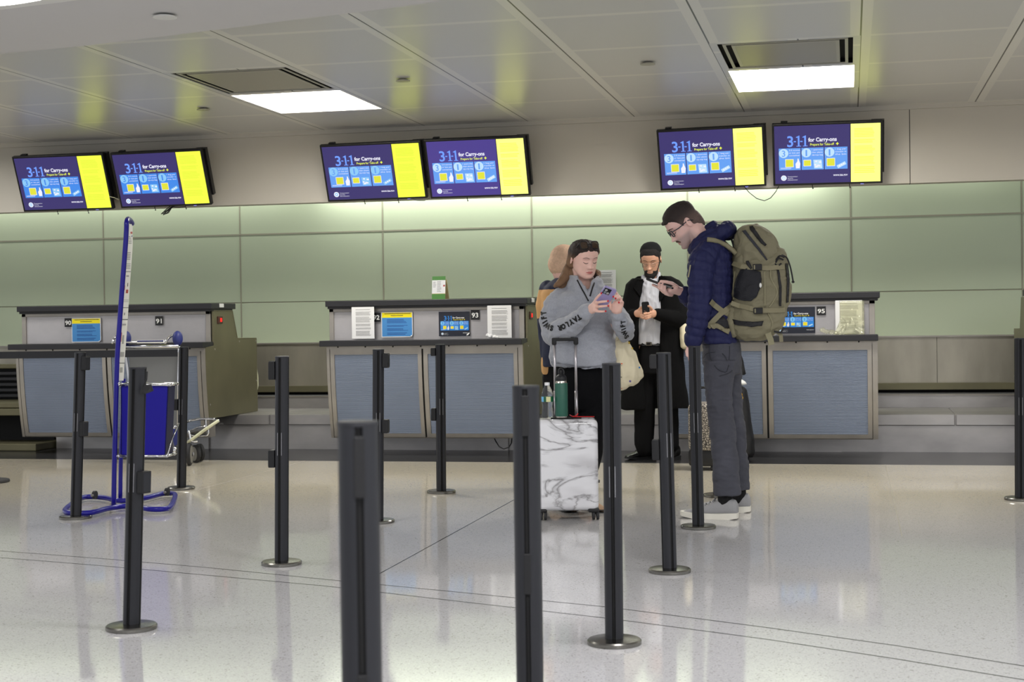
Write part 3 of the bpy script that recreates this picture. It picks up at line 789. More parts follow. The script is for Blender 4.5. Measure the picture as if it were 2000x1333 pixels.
# cloth hanging at the back of the left counter
q = MB(); q.pxloft([(699, 492, 497, .03), (712, 492, 499, .05), (735, 492, 502, .06), (755, 492, 503, .06), (767, 493, 500, .04)], 13.70, 'cream_cloth', 20)
me = fuse(q, .006, 3); wrinkle(me, .006, (30, 30, 6)); paint(me, ['cream_cloth'], np.zeros(len(me.polygons)))
tag(link('cloth', me), 'cream cloth hanging behind the rear edge of the left counter', 'cloth')

# ------------------------------------------------------------------ screens
SE = .86
dm('scr_bg', (58, 50, 108), emit=SE); dm('scr_bg2', (74, 60, 140), emit=1*SE); dm('scr_dig', (108, 152, 250), emit=1.1*SE); dm('scr_white', (240, 240, 255), emit=1*SE)
dm('scr_yel', (236, 250, 70), emit=1.1*SE); dm('scr_yel_l', (244, 250, 130), emit=1.2*SE); dm('scr_yel_r', (222, 236, 60), emit=1.05*SE); dm('scr_sq', (225, 225, 60), emit=1*SE); dm('scr_tile', (66, 138, 232), emit=1*SE)
dm('scr_tile2', (98, 156, 236), emit=1.05*SE); dm('scr_pale', (140, 200, 245), emit=1*SE); dm('scr_pale2', (190, 225, 250), emit=1*SE)
def screen(tl, tr, br, bl, style, label, k, wires):
    a = at(*tl, y=12.47); b = at(*tr, y=12.47); c = at(*bl, y=12.665); d = at(*br, y=12.665)
    ux = ((b-a)+(d-c)).normalized(); ux = V((ux.x, 0, ux.z)).normalized(); w = ((b-a).length+(d-c).length)/2
    uv = ((c-a)+(d-b)); uv = (uv-ux*uv.dot(ux)).normalized(); h = ((c-a).length+(d-b).length)/2
    nor = uv.cross(ux).normalized()
    if nor.y > 0: nor = -nor
    ctr = (a+b+c+d)/4; o = ctr-ux*w/2-uv*h/2
    mx = Matrix(((ux.x, uv.x, nor.x, o.x), (ux.y, uv.y, nor.y, o.y), (ux.z, uv.z, nor.z, o.z), (0, 0, 0, 1)))
    t = thing('display_screen', label, 'screen', tuple(ctr-nor*.03), 'screens above the counters')
    q = MB(); q.bbox(0, w, 0, h, -.045, 0, .004, 'tv_black', mx)
    q.bbox(w*.12, w*.88, h*.1, h*.9, -.075, -.04, .015, 'tv_black', mx); q.build('housing', t)
    q = MB(); e = .017; ar = art311(w-2*e, h-2*e, style); ar.onto(q, o+ux*e+uv*e, ux, uv, nor, .0007); q.build('display', t)
    q = MB(); q.box(w*.3, w*.7, h*.15, h*.35, -.14, -.07, 'tv_black', mx); q.box(w*.08, w*.14, -.008, h*.3, -.07, -.03, 'tv_black', mx)
    q.box(w*.9, w*1.015, h*.02, h*.85, -.10, -.05, 'tv_black', mx); q.build('wall_bracket', t)
    q = MB(); q.bbox(w*.80, w*.83, h-.003, h+.004, -.02, -.005, .001, 'blue_led', mx); q.build('status_light', t)
    for u in (.36, .70):
        q = MB(); p = o+ux*(w*u)+uv*(h+.0)-nor*.03; q.tube([p, p+V((0, 0, -.02)), p+V((.004, .004, -.034))], .0035, 'tv_black', 6); q.ell(p+V((.004, .004, -.036)), .006, 'tv_black', 8); q.build('hanging_screw', t)
    return t
S1 = dict(bg='scr_bg', dig='scr_dig', white='scr_white', yel='scr_yel', yel2='scr_sq', tile='scr_tile', pale='scr_pale', side='scr_yel', rows='scr_yel_r')
S2 = dict(S1, tile='scr_tile2', pale='scr_pale2', side='scr_yel_l', rows='scr_yel')
S3 = dict(S2, bg='scr_bg2')
screen((26, 307), (204, 299.5), (218, 409), (43.5, 414), S1, 'left screen of the left pair above number plates 90 and 91', 0, 0)
screen((218, 299.5), (396, 291.5), (411, 400), (233, 407.5), S1, 'right screen of the left pair, black cables dangling below it', 1, 1)
screen((624, 284.5), (821, 275), (834, 387.5), (640.5, 394.5), dict(S1, tile='scr_tile2', side='scr_yel'), 'left screen of the middle pair above the middle counter', 2, 0)
screen((829, 274.5), (1026, 265), (1035.5, 382.5), (840, 388), S3, 'right screen of the middle pair, purple and brighter than its neighbour', 3, 0)
screen((1282, 255.5), (1492, 244), (1496.5, 363.5), (1290, 372.5), S2, 'left screen of the right pair, above the two standing people at right', 4, 0)
screen((1507, 243), (1723, 236), (1725, 357.5), (1511, 364), S2, 'right screen of the right pair, the last one before the bare fascia', 5, 0)
q = MB(); q.tube([at(1454, 365, y=12.72), at(1463, 376, y=12.74), at(1478, 388, y=12.74), at(1493, 392.5, y=12.74), at(1505, 387, y=12.74), at(1515, 375, y=12.74), at(1521, 364, y=12.72)], .0035, 'cable_black', 8)
tag(q.build('cable', smooth=True), 'black cable sagging between the two screens of the right pair', 'cable')
q = MB(); q.tube([at(805, 388, y=12.72), at(815, 392, y=12.74), at(828, 392.5, y=12.74), at(840, 387, y=12.72)], .0025, 'paper_grey', 8)
tag(q.build('cable', smooth=True), 'thin grey cable sagging between the two screens of the middle pair', 'cable')
q = MB()
for dx in (-4, 0, 3): q.tube([at(338+dx, 402, y=12.7), at(330+dx, 408, y=12.72), at(322+dx*.6, 414, y=12.73), at(319+dx, 420-abs(dx)*.5, y=12.72), at(326+dx, 416, y=12.71), at(336, 405, y=12.7)], .004, 'cable_black', 8)
q.tube([at(336, 404, y=12.71), at(350, 405, y=12.71), at(362, 404, y=12.71)], .004, 'cable_black', 8)
tag(q.build('cable_bundle', smooth=True), 'looped bundle of black cables under the right screen of the left pair', 'cable')
q = MB(); q.tube([at(213, 384, y=12.6), at(222, 386, y=12.6), at(232, 390, y=12.6)], .003, 'cream_cloth', 6)
tag(q.build('cable', smooth=True), 'short pale cable between the two screens of the left pair', 'cable')

# ------------------------------------------------------------------ queue posts
def post_mesh():
    n = 64; prof = []
    for i in range(n):
        a = 2*PI*i/n; k = abs(((a/(PI/2)+.5) % 1)-.5)*(PI/2)   # distance to the nearest slot direction
        r = .0335
        if k < .13: r = .0275
        prof.append((r*math.cos(a), r*math.sin(a)))
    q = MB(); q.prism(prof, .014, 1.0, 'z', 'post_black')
    q.v = q.v
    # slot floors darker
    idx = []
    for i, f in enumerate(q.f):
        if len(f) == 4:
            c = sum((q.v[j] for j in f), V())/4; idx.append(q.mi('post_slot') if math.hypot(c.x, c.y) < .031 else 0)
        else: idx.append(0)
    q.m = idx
    return q
post_cache = {}
def stanchion(bpx, bpy_, tpx, tpy, label, brackets=(), rot=0, tape=False, height=None, base='base_steel', br=.0975, loc=None):
    b = loc or at(bpx, bpy_, z=0)
    if tpx is not None:
        tp = at(tpx, tpy, y=b.y); lean = (tp-b); lean = V((lean.x/lean.z, 0, 1))
    else: lean = V((0, 0, 1))
    t = thing('queue_post', label, 'queue post', tuple(b), 'black queue barrier posts')
    sh = Matrix(((1, 0, lean.x, b.x), (0, 1, 0, b.y), (0, 0, 1, b.z), (0, 0, 0, 1))) @ Matrix.Rotation(rot, 4, 'Z')
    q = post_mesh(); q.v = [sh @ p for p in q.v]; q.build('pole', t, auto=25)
    q = MB(); q.lathe([(.034, 0), (.0345, .004), (.033, .008), (.02, .009)], (0, 0, 1.0), 32, 'post_black', sh); q.build('cap', t, auto=40)
    q = MB(); q.lathe([(br*.99, 0), (br, .002), (br, .013), (br-.005, .018), (br*.6, .020), (.036, .022)], b, 56, base); q.build('base_plate', t, auto=25)
    for (ang, z0, z1) in brackets:
        r = Matrix(((1, 0, lean.x, b.x), (0, 1, 0, b.y), (0, 0, 1, b.z), (0, 0, 0, 1))) @ Matrix.Rotation(ang, 4, 'Z')
        q = MB(); q.bbox(.03, .062, -.024, .024, z0, z1, .004, 'post_dark', r); q.bbox(.055, .064, -.02, .02, z0+.006, z1-.006, .002, 'post_black', r); q.build('belt_clip', t)
    q = MB()
    for k in ((0, 2) if tpx is not None else ()):
        r = sh @ Matrix.Rotation(-PI/2+k*PI/2*0+(.30 if k else -.30), 4, 'Z')
        q.box(.0325, .0345, -.001, .001, .53, .64, 'post_trim', r)
    if q.v: q.build('slot_trim', t)
    if tape:
        T = lambda x, y, d=0: at(x, y, y=b.y-.042+d)
        q = MB(); q.tube([T(287, 726), T(286, 742), T(279, 756), T(277, 764)], .0035, 'post_dark', 6)
        vs = [T(273, 765), T(283, 752, -.004), T(295, 751, .0), T(299.5, 764, .004), T(287, 769, -.008), T(275, 771)]
        n6 = len(vs); q.add(vs+[v+V((0, .003, 0)) for v in vs], [tuple(range(n6)), tuple(range(n6, 2*n6))[::-1]]+[(i, (i+1) % n6, n6+(i+1) % n6, n6+i) for i in range(n6)], 'rubber')
        q.build('loose_tape', t)
    return t
Lf, Rt, Fr = PI, 0, -PI/2
stanchion(148, 1013, 157, 686, 'black post in front of number plate 90, blue tube base behind its foot', [(Rt-.3, .90, .985), (Rt-.3, .50, .59)], 0)
stanchion(257, 1229, 269, 716, 'tall post with torn tape at its top, in front of the blue bin', [(Rt-.3, .525, .61)], 0, True)
stanchion(354, 956, 359, 673, 'black post at the right end of the stretched belt, beside the luggage cart', [(Lf, .56, .64)], 0)
stanchion(550, 1103, 551, 695, 'black post standing alone in the gap between the left and middle counters', [(Lf, .895, .985), (Lf, .47, .555)], 0)
stanchion(738, 1021, 739, 682, 'black post in front of the middle counter, foot mostly hidden by the blurred near post', [(Rt, .90, .985), (Rt, .52, .60)], .3)
stanchion(862, 963, 860, 673, 'black post in front of the poster beside number plate 93', [(Lf, .93, .985), (Lf, .49, .575)], .4)
tG = at(699, 815, z=1.012)
stanchion(0, 0, 0, 0, 'nearest blurred black post with its foot below the photo', [(Fr-.75, .86, .985), (Fr-.75, .40, .5)], .55, loc=V((tG.x, tG.y, 0))) if False else None
def near_post(tpx, tpy, label, brackets, rot, slots=False):
    p = at(tpx, tpy, z=1.012); t = stanchion(0, 0, None, None, label, brackets, rot, loc=V((p.x, p.y, 0)))
    sh = Matrix.Translation((p.x, p.y, 0)) @ Matrix.Rotation(rot, 4, 'Z')   # belt cassettes let into the slots
    for z0, z1 in ((.885, .985), (.50, .60)):
        q = MB(); q.bbox(.0285, .0355, -.009, .009, z0, z1, .002, 'post_dark', sh @ Matrix.Rotation(-PI/2, 4, 'Z')); q.build('cassette', t)
    return t
near_post(699, 818, 'nearest and widest black post, out of focus, with its foot below the photo', [], .35, True)
near_post(1027, 750, 'black post left of the marble suitcase with its foot below the photo', [], .12, True)
stanchion(1200, 1258, 1194, 712, 'black post right of the marble suitcase with its whole foot plate showing', [], .12)
stanchion(1308, 1118, 1296, 689, 'leaning black post in front of the person in the long black coat', [(Lf, .935, 1.0), (Lf, .515, .61)], .55)
stanchion(1364, 1032, 1356, 678, 'black post in front of the shoes of the person with the backpack', [], .1)
stanchion(1993, 977, 1992, 664, 'black post cut off by the right edge of the photo', [(Rt, .9, .98)], 0)
stanchion(1403, 970, None, None, 'foot plate of a post mostly hidden behind the grey sneakers', [], 0)
pB = at(-32, 943, z=0)
q = MB(); t = thing('belt_post', 'portable belt post at the left edge with a flat black rubber base', 'queue post', tuple(pB))
q.lathe([(.185, 0), (.19, .008), (.185, .02), (.05, .03)], pB, 40, 'rubber'); q.build('base_plate', t, auto=40)
q = MB(); q.lathe([(.03, .02), (.03, .98)], pB, 24, 'post_black'); q.build('pole', t, auto=40)
pC = at(354, 956, z=0)
q = MB(); z1 = at(350, 683, y=pC.y-.02).z; z0 = at(350, 697, y=pC.y-.02).z; z3 = at(0, 689.5, y=9.85).z; z2 = at(0, 703.5, y=9.85).z
e = V((at(-32, 690, y=pB.y).x, pB.y-.03, 0))
q.add([V((pC.x-.0, pC.y-.02, z0)), V((pC.x-.0, pC.y-.02, z1)), V((e.x, e.y, z3)), V((e.x, e.y, z2)), V((pC.x-.0, pC.y-.018, z0)), V((pC.x-.0, pC.y-.018, z1)), V((e.x, e.y+.002, z3)), V((e.x, e.y+.002, z2))], [(0, 1, 2, 3), (7, 6, 5, 4), (0, 4, 5, 1), (3, 2, 6, 7), (1, 5, 6, 2), (0, 3, 7, 4)], 'black_laminate')
tag(q.build('barrier_belt'), 'black retractable belt stretched across in front of the left counter', 'barrier belt')
# ------------------------------------------------------------------ bag sizer stand
def smoothpts(pts, k=4, closed=False):
    P = [V(p) for p in pts]; n = len(P); out = []
    rng = range(n) if closed else range(n-1)
    for i in rng:
        p0 = P[(i-1) % n] if (closed or i > 0) else P[0]; p1 = P[i]; p2 = P[(i+1) % n]; p3 = P[(i+2) % n] if (closed or i < n-2) else P[-1]
        for j in range(k):
            t = j/k; out.append(.5*((2*p1)+(p2-p0)*t+(2*p0-5*p1+4*p2-p3)*t*t+(3*p1-p0-3*p2+p3)*t**3))
    if not closed: out.append(P[-1])
    return out
t = thing('bag_sizer_stand', 'tall blue tubular stand with an edge-on text board and a blue bin', 'bag sizer', tuple(at(228, 985, z=0)))
q = MB(); base = [(127, 999), (140, 1003), (178, 1002), (215, 993), (255, 989), (290, 995), (318, 995), (333, 990), (342, 971), (338, 965), (318, 965), (285, 973), (238, 979), (205, 973), (178, 971), (158, 974), (134, 990)]
q.tube(smoothpts([at(x, y, z=.028) for x, y in base], 4, True), .0165, 'blue_paint', 12, closed=True); q.build('base_frame', t, smooth=True)
near0 = at(222, 989, z=.03); far0 = at(235, 976, z=.03); Yn, Yf_ = near0.y, far0.y
npts = [near0]+[at(x, y, y=Yn) for x, y in ((223.5, 900), (226, 800), (228.7, 704), (233.5, 632), (238.7, 560), (245, 480), (246.8, 450))]
fpts = [at(x, y, y=Yf_) for x, y in ((242, 740), (240, 800), (236, 900))]+[far0]
top = [at(247.5, 433, y=Yn), at(250.5, 428, y=(Yn*2+Yf_)/3), at(255, 431, y=(Yn+2*Yf_)/3), at(258, 437, y=Yf_-.03)]
q = MB(); q.tube(smoothpts(npts+top, 4), .0155, 'blue_paint', 12); q.tube(smoothpts(fpts, 4), .0135, 'blue_paint', 12); q.build('upright_frame', t, smooth=True)
q = MB()   # board between the uprights
A = Art(); rows = [(438, 250, 259), (480, 248, 259.3), (560, 241.5, 253.5), (632, 236.5, 249), (704, 231.5, 243.5), (744, 230, 241.5)]
for (y0, a0, b0), (y1, a1, b1) in zip(rows, rows[1:]):
    P = [at(a0, y0, y=Yn+.01), at(a1, y1, y=Yn+.01), at(b1, y1, y=Yf_-.01), at(b0, y0, y=Yf_-.01)]; d = V((-.006, .002, 0))
    q.add(P+[p+d for p in P], [(0, 1, 2, 3), (7, 6, 5, 4), (0, 4, 5, 1), (2, 6, 7, 3), (1, 5, 6, 2), (0, 3, 7, 4)], 'white_plain')
q.build('text_board', t)
q = MB(); r3 = random.Random(5)
def bpt(s, v, off=.002):   # s across the board, v = photo row
    for (y0, a0, b0), (y1, a1, b1) in zip(rows, rows[1:]):
        if y0 <= v <= y1:
            k = (v-y0)/(y1-y0); A0 = at(a0+(a1-a0)*k, v, y=Yn+.01); B0 = at(b0+(b1-b0)*k, v, y=Yf_-.01); return A0.lerp(B0, s)+V((off, -off*.4, 0))
for v0, v1, s0, s1, m in [(453, 457, .5, .9, 'red_dot'), (460, 463, .75, .9, 'pr_blueink')]+[(462+i*3.2, 463.6+i*3.2, .2, .75, 'paper_grey') for i in range(5)]+[(493+i*3.2, 494.8+i*3.2, .15, .7, 'paper_grey') for i in range(5)]+[(515+i*3, 516.2+i*3, .1, .85, 'ink_light') for i in range(4)]+[(530, 532, .05, .95, 'paper_grey'), (538, 541, .25, .7, 'ink_light'), (553, 560, .55, .65, 'ink'), (558, 567, .02, .2, 'red_dot'), (566, 573, .4, .75, 'red_dot'), (586, 587, .05, .9, 'ink_light'), (589, 590, .05, .9, 'ink_light'), (601, 602, 0, 1, 'ink'), (611, 616, .35, .45, 'ink'), (624, 625, 0, 1, 'ink'), (633, 636, .2, .75, 'paper_grey'), (650, 668, .02, .2, 'red_dot'), (655, 672, .35, .6, 'ink_light'), (688, 697, .2, .8, 'ink_light'), (709, 710, 0, 1, 'ink'), (718, 728, .3, .7, 'ink_light')]:
    q.add([bpt(s0, v0), bpt(s0, v1), bpt(s1, v1), bpt(s1, v0)], [(0, 1, 2, 3)], m)
q.build('board_text', t)
# bin, facing the viewer
bc = at(236, 893, y=Yn+.05); ang = -.40
ex = V((math.cos(.44), math.sin(.44), 0)); ey = V((-math.sin(.44), math.cos(.44), 0))
ex = CR.copy(); ex.z = 0; ex.normalize(); ey = V((-ex.y, ex.x, 0)); ex = (ex*math.cos(.16)+ey*math.sin(.16)*0+ex*0).normalized()
bl, br_ = at(236, 890, y=Yn+.02), None
def lx(px, py, o, e):   # point on the vertical plane through o along e
    nrm_ = V((-e.y, e.x, 0)); d = ray(px, py); return CAM+d*((o-CAM).dot(nrm_)/d.dot(nrm_))
exs = (ex*math.cos(.10)-ey*math.sin(.10)).normalized(); eys = V((-exs.y, exs.x, 0))
o = bl; p_tr = lx(329, 752, o, exs); p_tl = lx(236, 752, o, exs); p_br = lx(323, 891, o, exs); p_bl = lx(236, 891, o, exs)
dp = eys*.13
q = MB()
th = .006
def wall_(a, b, c, d, n_, m): q.add([a, b, c, d, a+n_*th, b+n_*th, c+n_*th, d+n_*th], [(0, 1, 2, 3), (7, 6, 5, 4), (0, 4, 5, 1), (1, 5, 6, 2), (2, 6, 7, 3), (3, 7, 4, 0)], m)
wall_(p_bl, p_br, p_tr, p_tl, eys, 'blue_bin'); wall_(p_bl+dp, p_br+dp, p_tr+dp, p_tl+dp, -eys, 'blue_bin')
wall_(p_br, p_br+dp, p_tr+dp, p_tr, -exs, 'blue_dark'); wall_(p_bl, p_bl+dp, p_tl+dp, p_tl, exs, 'blue_dark'); wall_(p_bl, p_br, p_br+dp, p_bl+dp, V((0, 0, 1)), 'blue_dark')
q.build('bin', t)
q = MB()
for (A1, B1, C1_, D1) in ((p_tl, p_tr, p_tr+dp, p_tl+dp), (p_bl, p_br, p_br+dp, p_bl+dp)):
    r = [A1-eys*.012-exs*.01, B1-eys*.012+exs*.012, C1_+eys*.01+exs*.012, D1+eys*.01-exs*.01]
    for a, b in zip(r, r[1:]+r[:1]): q.tube([a, b], .0085, 'chrome', 8)
    for a in r: q.ell(a, .011, 'chrome', 8)
q.tube([p_br+exs*.012, p_br+exs*.02+dp*.6+V((0, 0, .10)), p_tr+dp+exs*.02-V((0, 0, .25))], .005, 'chrome', 8)
q.tube([p_bl-eys*.012-exs*.01, V((near0.x, near0.y, p_bl.z))], .008, 'chrome', 8); q.tube([p_tl-eys*.012-exs*.01, at(231, 748, y=Yn)], .008, 'chrome', 8)
q.build('wire_rim', t, smooth=True)
for (px, py) in ((178, 969), (320, 963)):
    c = at(px, py, z=.05)+V((0, .05, .0)); q = MB(); q.lathe([(.008, -.01), (.027, -.009), (.027, .009), (.008, .01)], (0, 0, 0), 20, 'rubber', Matrix.Translation(c) @ Matrix.Rotation(PI/2, 4, 'Y')); q.tube([c, c+V((0, -.045, .0))], .008, 'wheel_grey', 8); q.build('caster', t, auto=40)

# ------------------------------------------------------------------ luggage cart
YC = 11.75
t = thing('luggage_cart', 'luggage cart with rounded blue handle ends and grey back panel behind the blue bin', 'luggage cart', tuple(at(372, 902, z=0)))
q = MB()
fr = [at(348, 850, y=YC), at(349, 740, y=YC), at(350, 690, y=YC), at(349, 677, y=YC-.02)]
fl_ = [at(262, 850, y=YC), at(252, 740, y=YC), at(246, 700, y=YC), at(241, 678, y=YC-.02)]
q.tube(fr, .014, 'cream_cloth' if 0 else 'chrome', 10); q.tube(fl_, .014, 'chrome', 10); q.tube([fl_[-1], fr[-1]], .016, 'chrome', 10)
q.tube(smoothpts([at(341, 655, y=YC), at(332, 658, y=YC-.02), at(325, 666, y=YC-.05), at(322, 671, y=YC-.05)]), .011, 'chrome', 8)
q.tube(smoothpts([at(231, 656, y=YC), at(224, 660, y=YC-.02), at(221, 667, y=YC-.05), at(219, 671, y=YC-.05)]), .011, 'chrome', 8)
q.tube([at(222, 669, y=YC-.05), at(326, 669, y=YC-.05)], .010, 'chrome', 8)
Yc2 = YC+.1
q.tube(smoothpts([at(337, 838, y=YC-.1), at(347, 832, y=YC-.1), at(368, 823, y=Yc2), at(385, 819.5, y=Yc2), at(405, 819, y=Yc2), at(420, 819.5, y=Yc2)]), .011, 'chrome', 8)
q.tube([at(427, 822, y=YC-.1), at(400, 840, y=YC-.1), at(376, 858, y=YC-.12), at(366, 865, y=YC-.12)], .013, 'cream_cloth', 8)
q.tube([at(420, 820, y=Yc2), at(427, 822, y=YC-.1)], .011, 'chrome', 8)
q.tube(smoothpts([at(403, 819, y=Yc2), at(403, 835, y=Yc2), at(407, 841, y=Yc2), at(406, 849, y=Yc2), at(396, 852, y=Yc2), at(372, 850, y=Yc2)]), .010, 'chrome', 8)
q.tube([at(371, 842, y=Yc2), at(388, 835, y=Yc2), at(403, 833, y=Yc2)], .008, 'chrome', 8)
q.tube(smoothpts([at(368, 842, y=YC-.12), at(371, 850, y=YC-.12), at(374, 862, y=YC-.12), at(386, 863, y=YC-.1)]), .010, 'chrome', 8)
q.build('frame', t, smooth=True)
for (px, py) in ((347, 661.5), (246, 661)):
    p = at(px, py, y=YC); q = MB(); q.ell(p, (.042, .05, .064), 'cart_blue', 20); q.build('handle_end', t, smooth=True)
q = MB(); P = [at(250, 682, y=YC+.015), at(348, 680, y=YC+.015), at(347, 845, y=YC+.015), at(264, 847, y=YC+.015)]
q.add(P+[p+V((0, .01, 0)) for p in P], [(3, 2, 1, 0), (4, 5, 6, 7), (0, 1, 5, 4), (1, 2, 6, 5), (2, 3, 7, 6), (3, 0, 4, 7)], 'cart_grey'); q.build('back_panel', t)
q = MB(); a, b = at(268, 668.5, y=YC-.06), at(320, 668, y=YC-.06); q.bbox(a.x, b.x, YC-.068, YC-.05, a.z-.012, a.z+.014, .003, 'white_plain'); q.bbox(a.x+.005, b.x, YC-.07, YC-.066, a.z+.001, a.z+.012, .001, 'cart_blue')
q.build('handle_label', t)
q = MB(); P = [at(338, 838, y=YC-.16), at(346, 840, y=YC-.16), at(346, 868, y=YC-.16), at(341, 872, y=YC-.16), at(338, 862, y=YC-.16)]
q.add(P+[p+V((0, .03, 0)) for p in P], [(0, 4, 3, 2, 1), (5, 6, 7, 8, 9)]+[(i, (i+1) % 5, 5+(i+1) % 5, 5+i) for i in range(5)], 'cart_blue'); q.build('side_cover', t)
q = MB(); P = [at(372, 840, y=YC+.0), at(400, 836, y=YC+.0), at(404, 846, y=YC+.25), at(374, 847, y=YC+.25)]
q.add(P+[p-V((0, 0, .02)) for p in P], [(0, 1, 2, 3), (7, 6, 5, 4), (0, 4, 5, 1), (1, 5, 6, 2), (2, 6, 7, 3), (3, 7, 4, 0)], 'strip_dark'); q.build('load_plate', t)
q = MB(); q.bbox(*sorted((at(424, 828, y=YC-.08).x, at(434, 828, y=YC-.08).x)), YC-.1, YC-.05, at(424, 831, y=YC-.08).z, at(424, 827, y=YC-.08).z, .004, 'rubber'); q.build('bumper', t)
for (px, r, dy, yaw) in ((370, .092, -.12, .25), (382, .075, .12, .9), (390, .075, .24, .9)):
    p = at(px, 880, y=YC+dy); c = V((p.x, p.y, r+.001)); mx = Matrix.Translation(c) @ Matrix.Rotation(yaw, 4, 'Z') @ Matrix.Rotation(PI/2, 4, 'Y')
    q = MB(); q.lathe([(.01, -.018), (r*.86, -.018), (r, -.011), (r, .011), (r*.86, .018), (.01, .018)], (0, 0, 0), 32, 'rubber', mx); w = q.build('wheel', t, auto=30)
    q = MB(); q.lathe([(.008, -.022), (r*.78, -.020), (r*.80, -.017), (r*.80, .017), (r*.78, .020), (.008, .022)], (0, 0, 0), 32, 'wheel_grey', mx); q.lathe([(.006, -.026), (.018, -.024), (.018, .024), (.006, .026)], (0, 0, 0), 16, 'chrome', mx); q.build('hub', w, auto=30)
p = at(343, 880, y=YC-.15); q = MB(); q.ell((p.x, p.y, p.z), (.02, .03, .035), 'chrome', 14); q.build('axle_cap', t, smooth=True)

# ------------------------------------------------------------------ marble suitcase and what stands on it
def marble():
    m = bpy.data.materials.new('marble_shell'); m.use_nodes = True; nt = m.node_tree; n = nt.nodes; l = nt.links; b = n['Principled BSDF']
    tc = n.new('ShaderNodeTexCoord'); mp = n.new('ShaderNodeMapping'); mp.inputs['Rotation'].default_value = (.3, .5, .2); mp.inputs['Scale'].default_value = (1, 1, 2.4); l.new(tc.outputs['Object'], mp.inputs[0])
    w = n.new('ShaderNodeTexNoise'); w.inputs['Scale'].default_value = 2.4; w.inputs['Detail'].default_value = 9; w.inputs['Distortion'].default_value = .7; l.new(mp.outputs[0], w.inputs['Vector'])
    a = n.new('ShaderNodeMath'); a.operation = 'SUBTRACT'; a.inputs[1].default_value = .5; l.new(w.outputs['Fac'], a.inputs[0])
    ab = n.new('ShaderNodeMath'); ab.operation = 'ABSOLUTE'; l.new(a.outputs[0], ab.inputs[0])
    r = n.new('ShaderNodeValToRGB'); e = r.color_ramp.elements; e[0].position = .0; e[0].color = (*lin((140, 138, 140)), 1); e[1].position = .035; e[1].color = (*lin((226, 226, 230)), 1)
    x = r.color_ramp.elements.new(.012); x.color = (*lin((196, 196, 200)), 1)
    l.new(ab.outputs[0], r.inputs[0])
    w2 = n.new('ShaderNodeTexNoise'); w2.inputs['Scale'].default_value = 1.6; w2.inputs['Detail'].default_value = 3; l.new(mp.outputs[0], w2.inputs['Vector'])
    r2 = n.new('ShaderNodeMapRange'); r2.inputs['From Min'].default_value = .5; r2.inputs['From Max'].default_value = .75; l.new(w2.outputs['Fac'], r2.inputs['Value'])
    mx = n.new('ShaderNodeMix'); mx.data_type = 'RGBA'; l.new(r2.outputs[0], mx.inputs[0]); l.new(r.outputs[0], mx.inputs[6]); mx.inputs[7].default_value = (*lin((170, 168, 172)), 1)
    l.new(mx.outputs[2], b.inputs['Base Color']); b.inputs['Roughness'].default_value = .22; b.inputs['Coat Weight'].default_value = .4
    return m
M['marble'] = marble()
dm('zip_black', (18, 18, 20), .6); dm('handle_tube', (190, 186, 190), .3, metal=.8); dm('case_black', (22, 22, 24), .45)
SC = at(1101, 1018, z=0); SA = .19
SC = V((SC.x, SC.y+.12, 0)); SM = Matrix.Translation(SC) @ Matrix.Rotation(SA, 4, 'Z')
t = thing('suitcase', 'white marble-patterned hard suitcase with raised handle beside the person in the grey sweatshirt', 'suitcase', tuple(SC))
w2, zb, zt = .182, .055, .578
zt = .585
q = MB(); q.bbox(-w2, w2, -.11, -.006, zb, zt, .032, 'marble', SM, 5); q.build('front_shell', t, auto=40)
q = MB(); q.bbox(-w2, w2, .006, .11, zb, zt, .032, 'marble', SM, 5); q.build('back_shell', t, auto=40)
q = MB(); q.bbox(-w2+.004, w2-.004, -.012, .012, zb+.004, zt-.004, .008, 'zip_black', SM); q.bbox(-.09, .09, .0, .07, zt-.006, zt+.006, .004, 'zip_black', SM); q.build('zipper_band', t, auto=40)
q = MB(); zg = at(1090, 664, y=SC.y+.05).z
for s in (-.062, .062): q.tube([SM @ V((s, .05, zt-.01)), SM @ V((s, .05, zt+.16))], .0095, 'handle_tube', 12); q.tube([SM @ V((s, .05, zt+.16)), SM @ V((s, .05, zg-.01))], .0078, 'handle_tube', 12)
q.build('handle_tube', t, smooth=True)
q = MB(); q.bbox(-.078, .078, .036, .064, zg-.008, zg+.012, .007, 'zip_black', SM); q.bbox(-.078, -.05, .036, .064, zg-.03, zg+.004, .006, 'zip_black', SM); q.bbox(.05, .078, .036, .064, zg-.03, zg+.004, .006, 'zip_black', SM); q.bbox(-.035, .035, .04, .06, zg+.008, zg+.017, .003, 'cart_grey', SM); q.build('grip', t, auto=40)
for sx in (-1, 1):
    for sy in (-1, 1):
        c = SM @ V((sx*(w2-.03), sy*.075, 0)); q = MB()
        q.bbox(sx*(w2-.03)-.032, sx*(w2-.03)+.032, sy*.075-.03, sy*.075+.03, .045, .072, .008, 'case_black', SM); q.bbox(sx*(w2-.03)-.012, sx*(w2-.03)+.012, sy*.075-.012, sy*.075+.012, .03, .05, .004, 'case_black', SM)
        wh = q.build('wheel_housing', t, auto=40); q = MB()
        for d in (-.012, .012): q.lathe([(.006, -.008), (.021, -.008), (.0245, -.004), (.0245, .004), (.021, .008), (.006, .008)], (0, 0, 0), 24, 'rubber', SM @ Matrix.Translation((sx*(w2-.03)+.012+d, sy*.075-.008, .0255)) @ Matrix.Rotation(PI/2, 4, 'Y'))
        q.build('wheel', wh, auto=40)
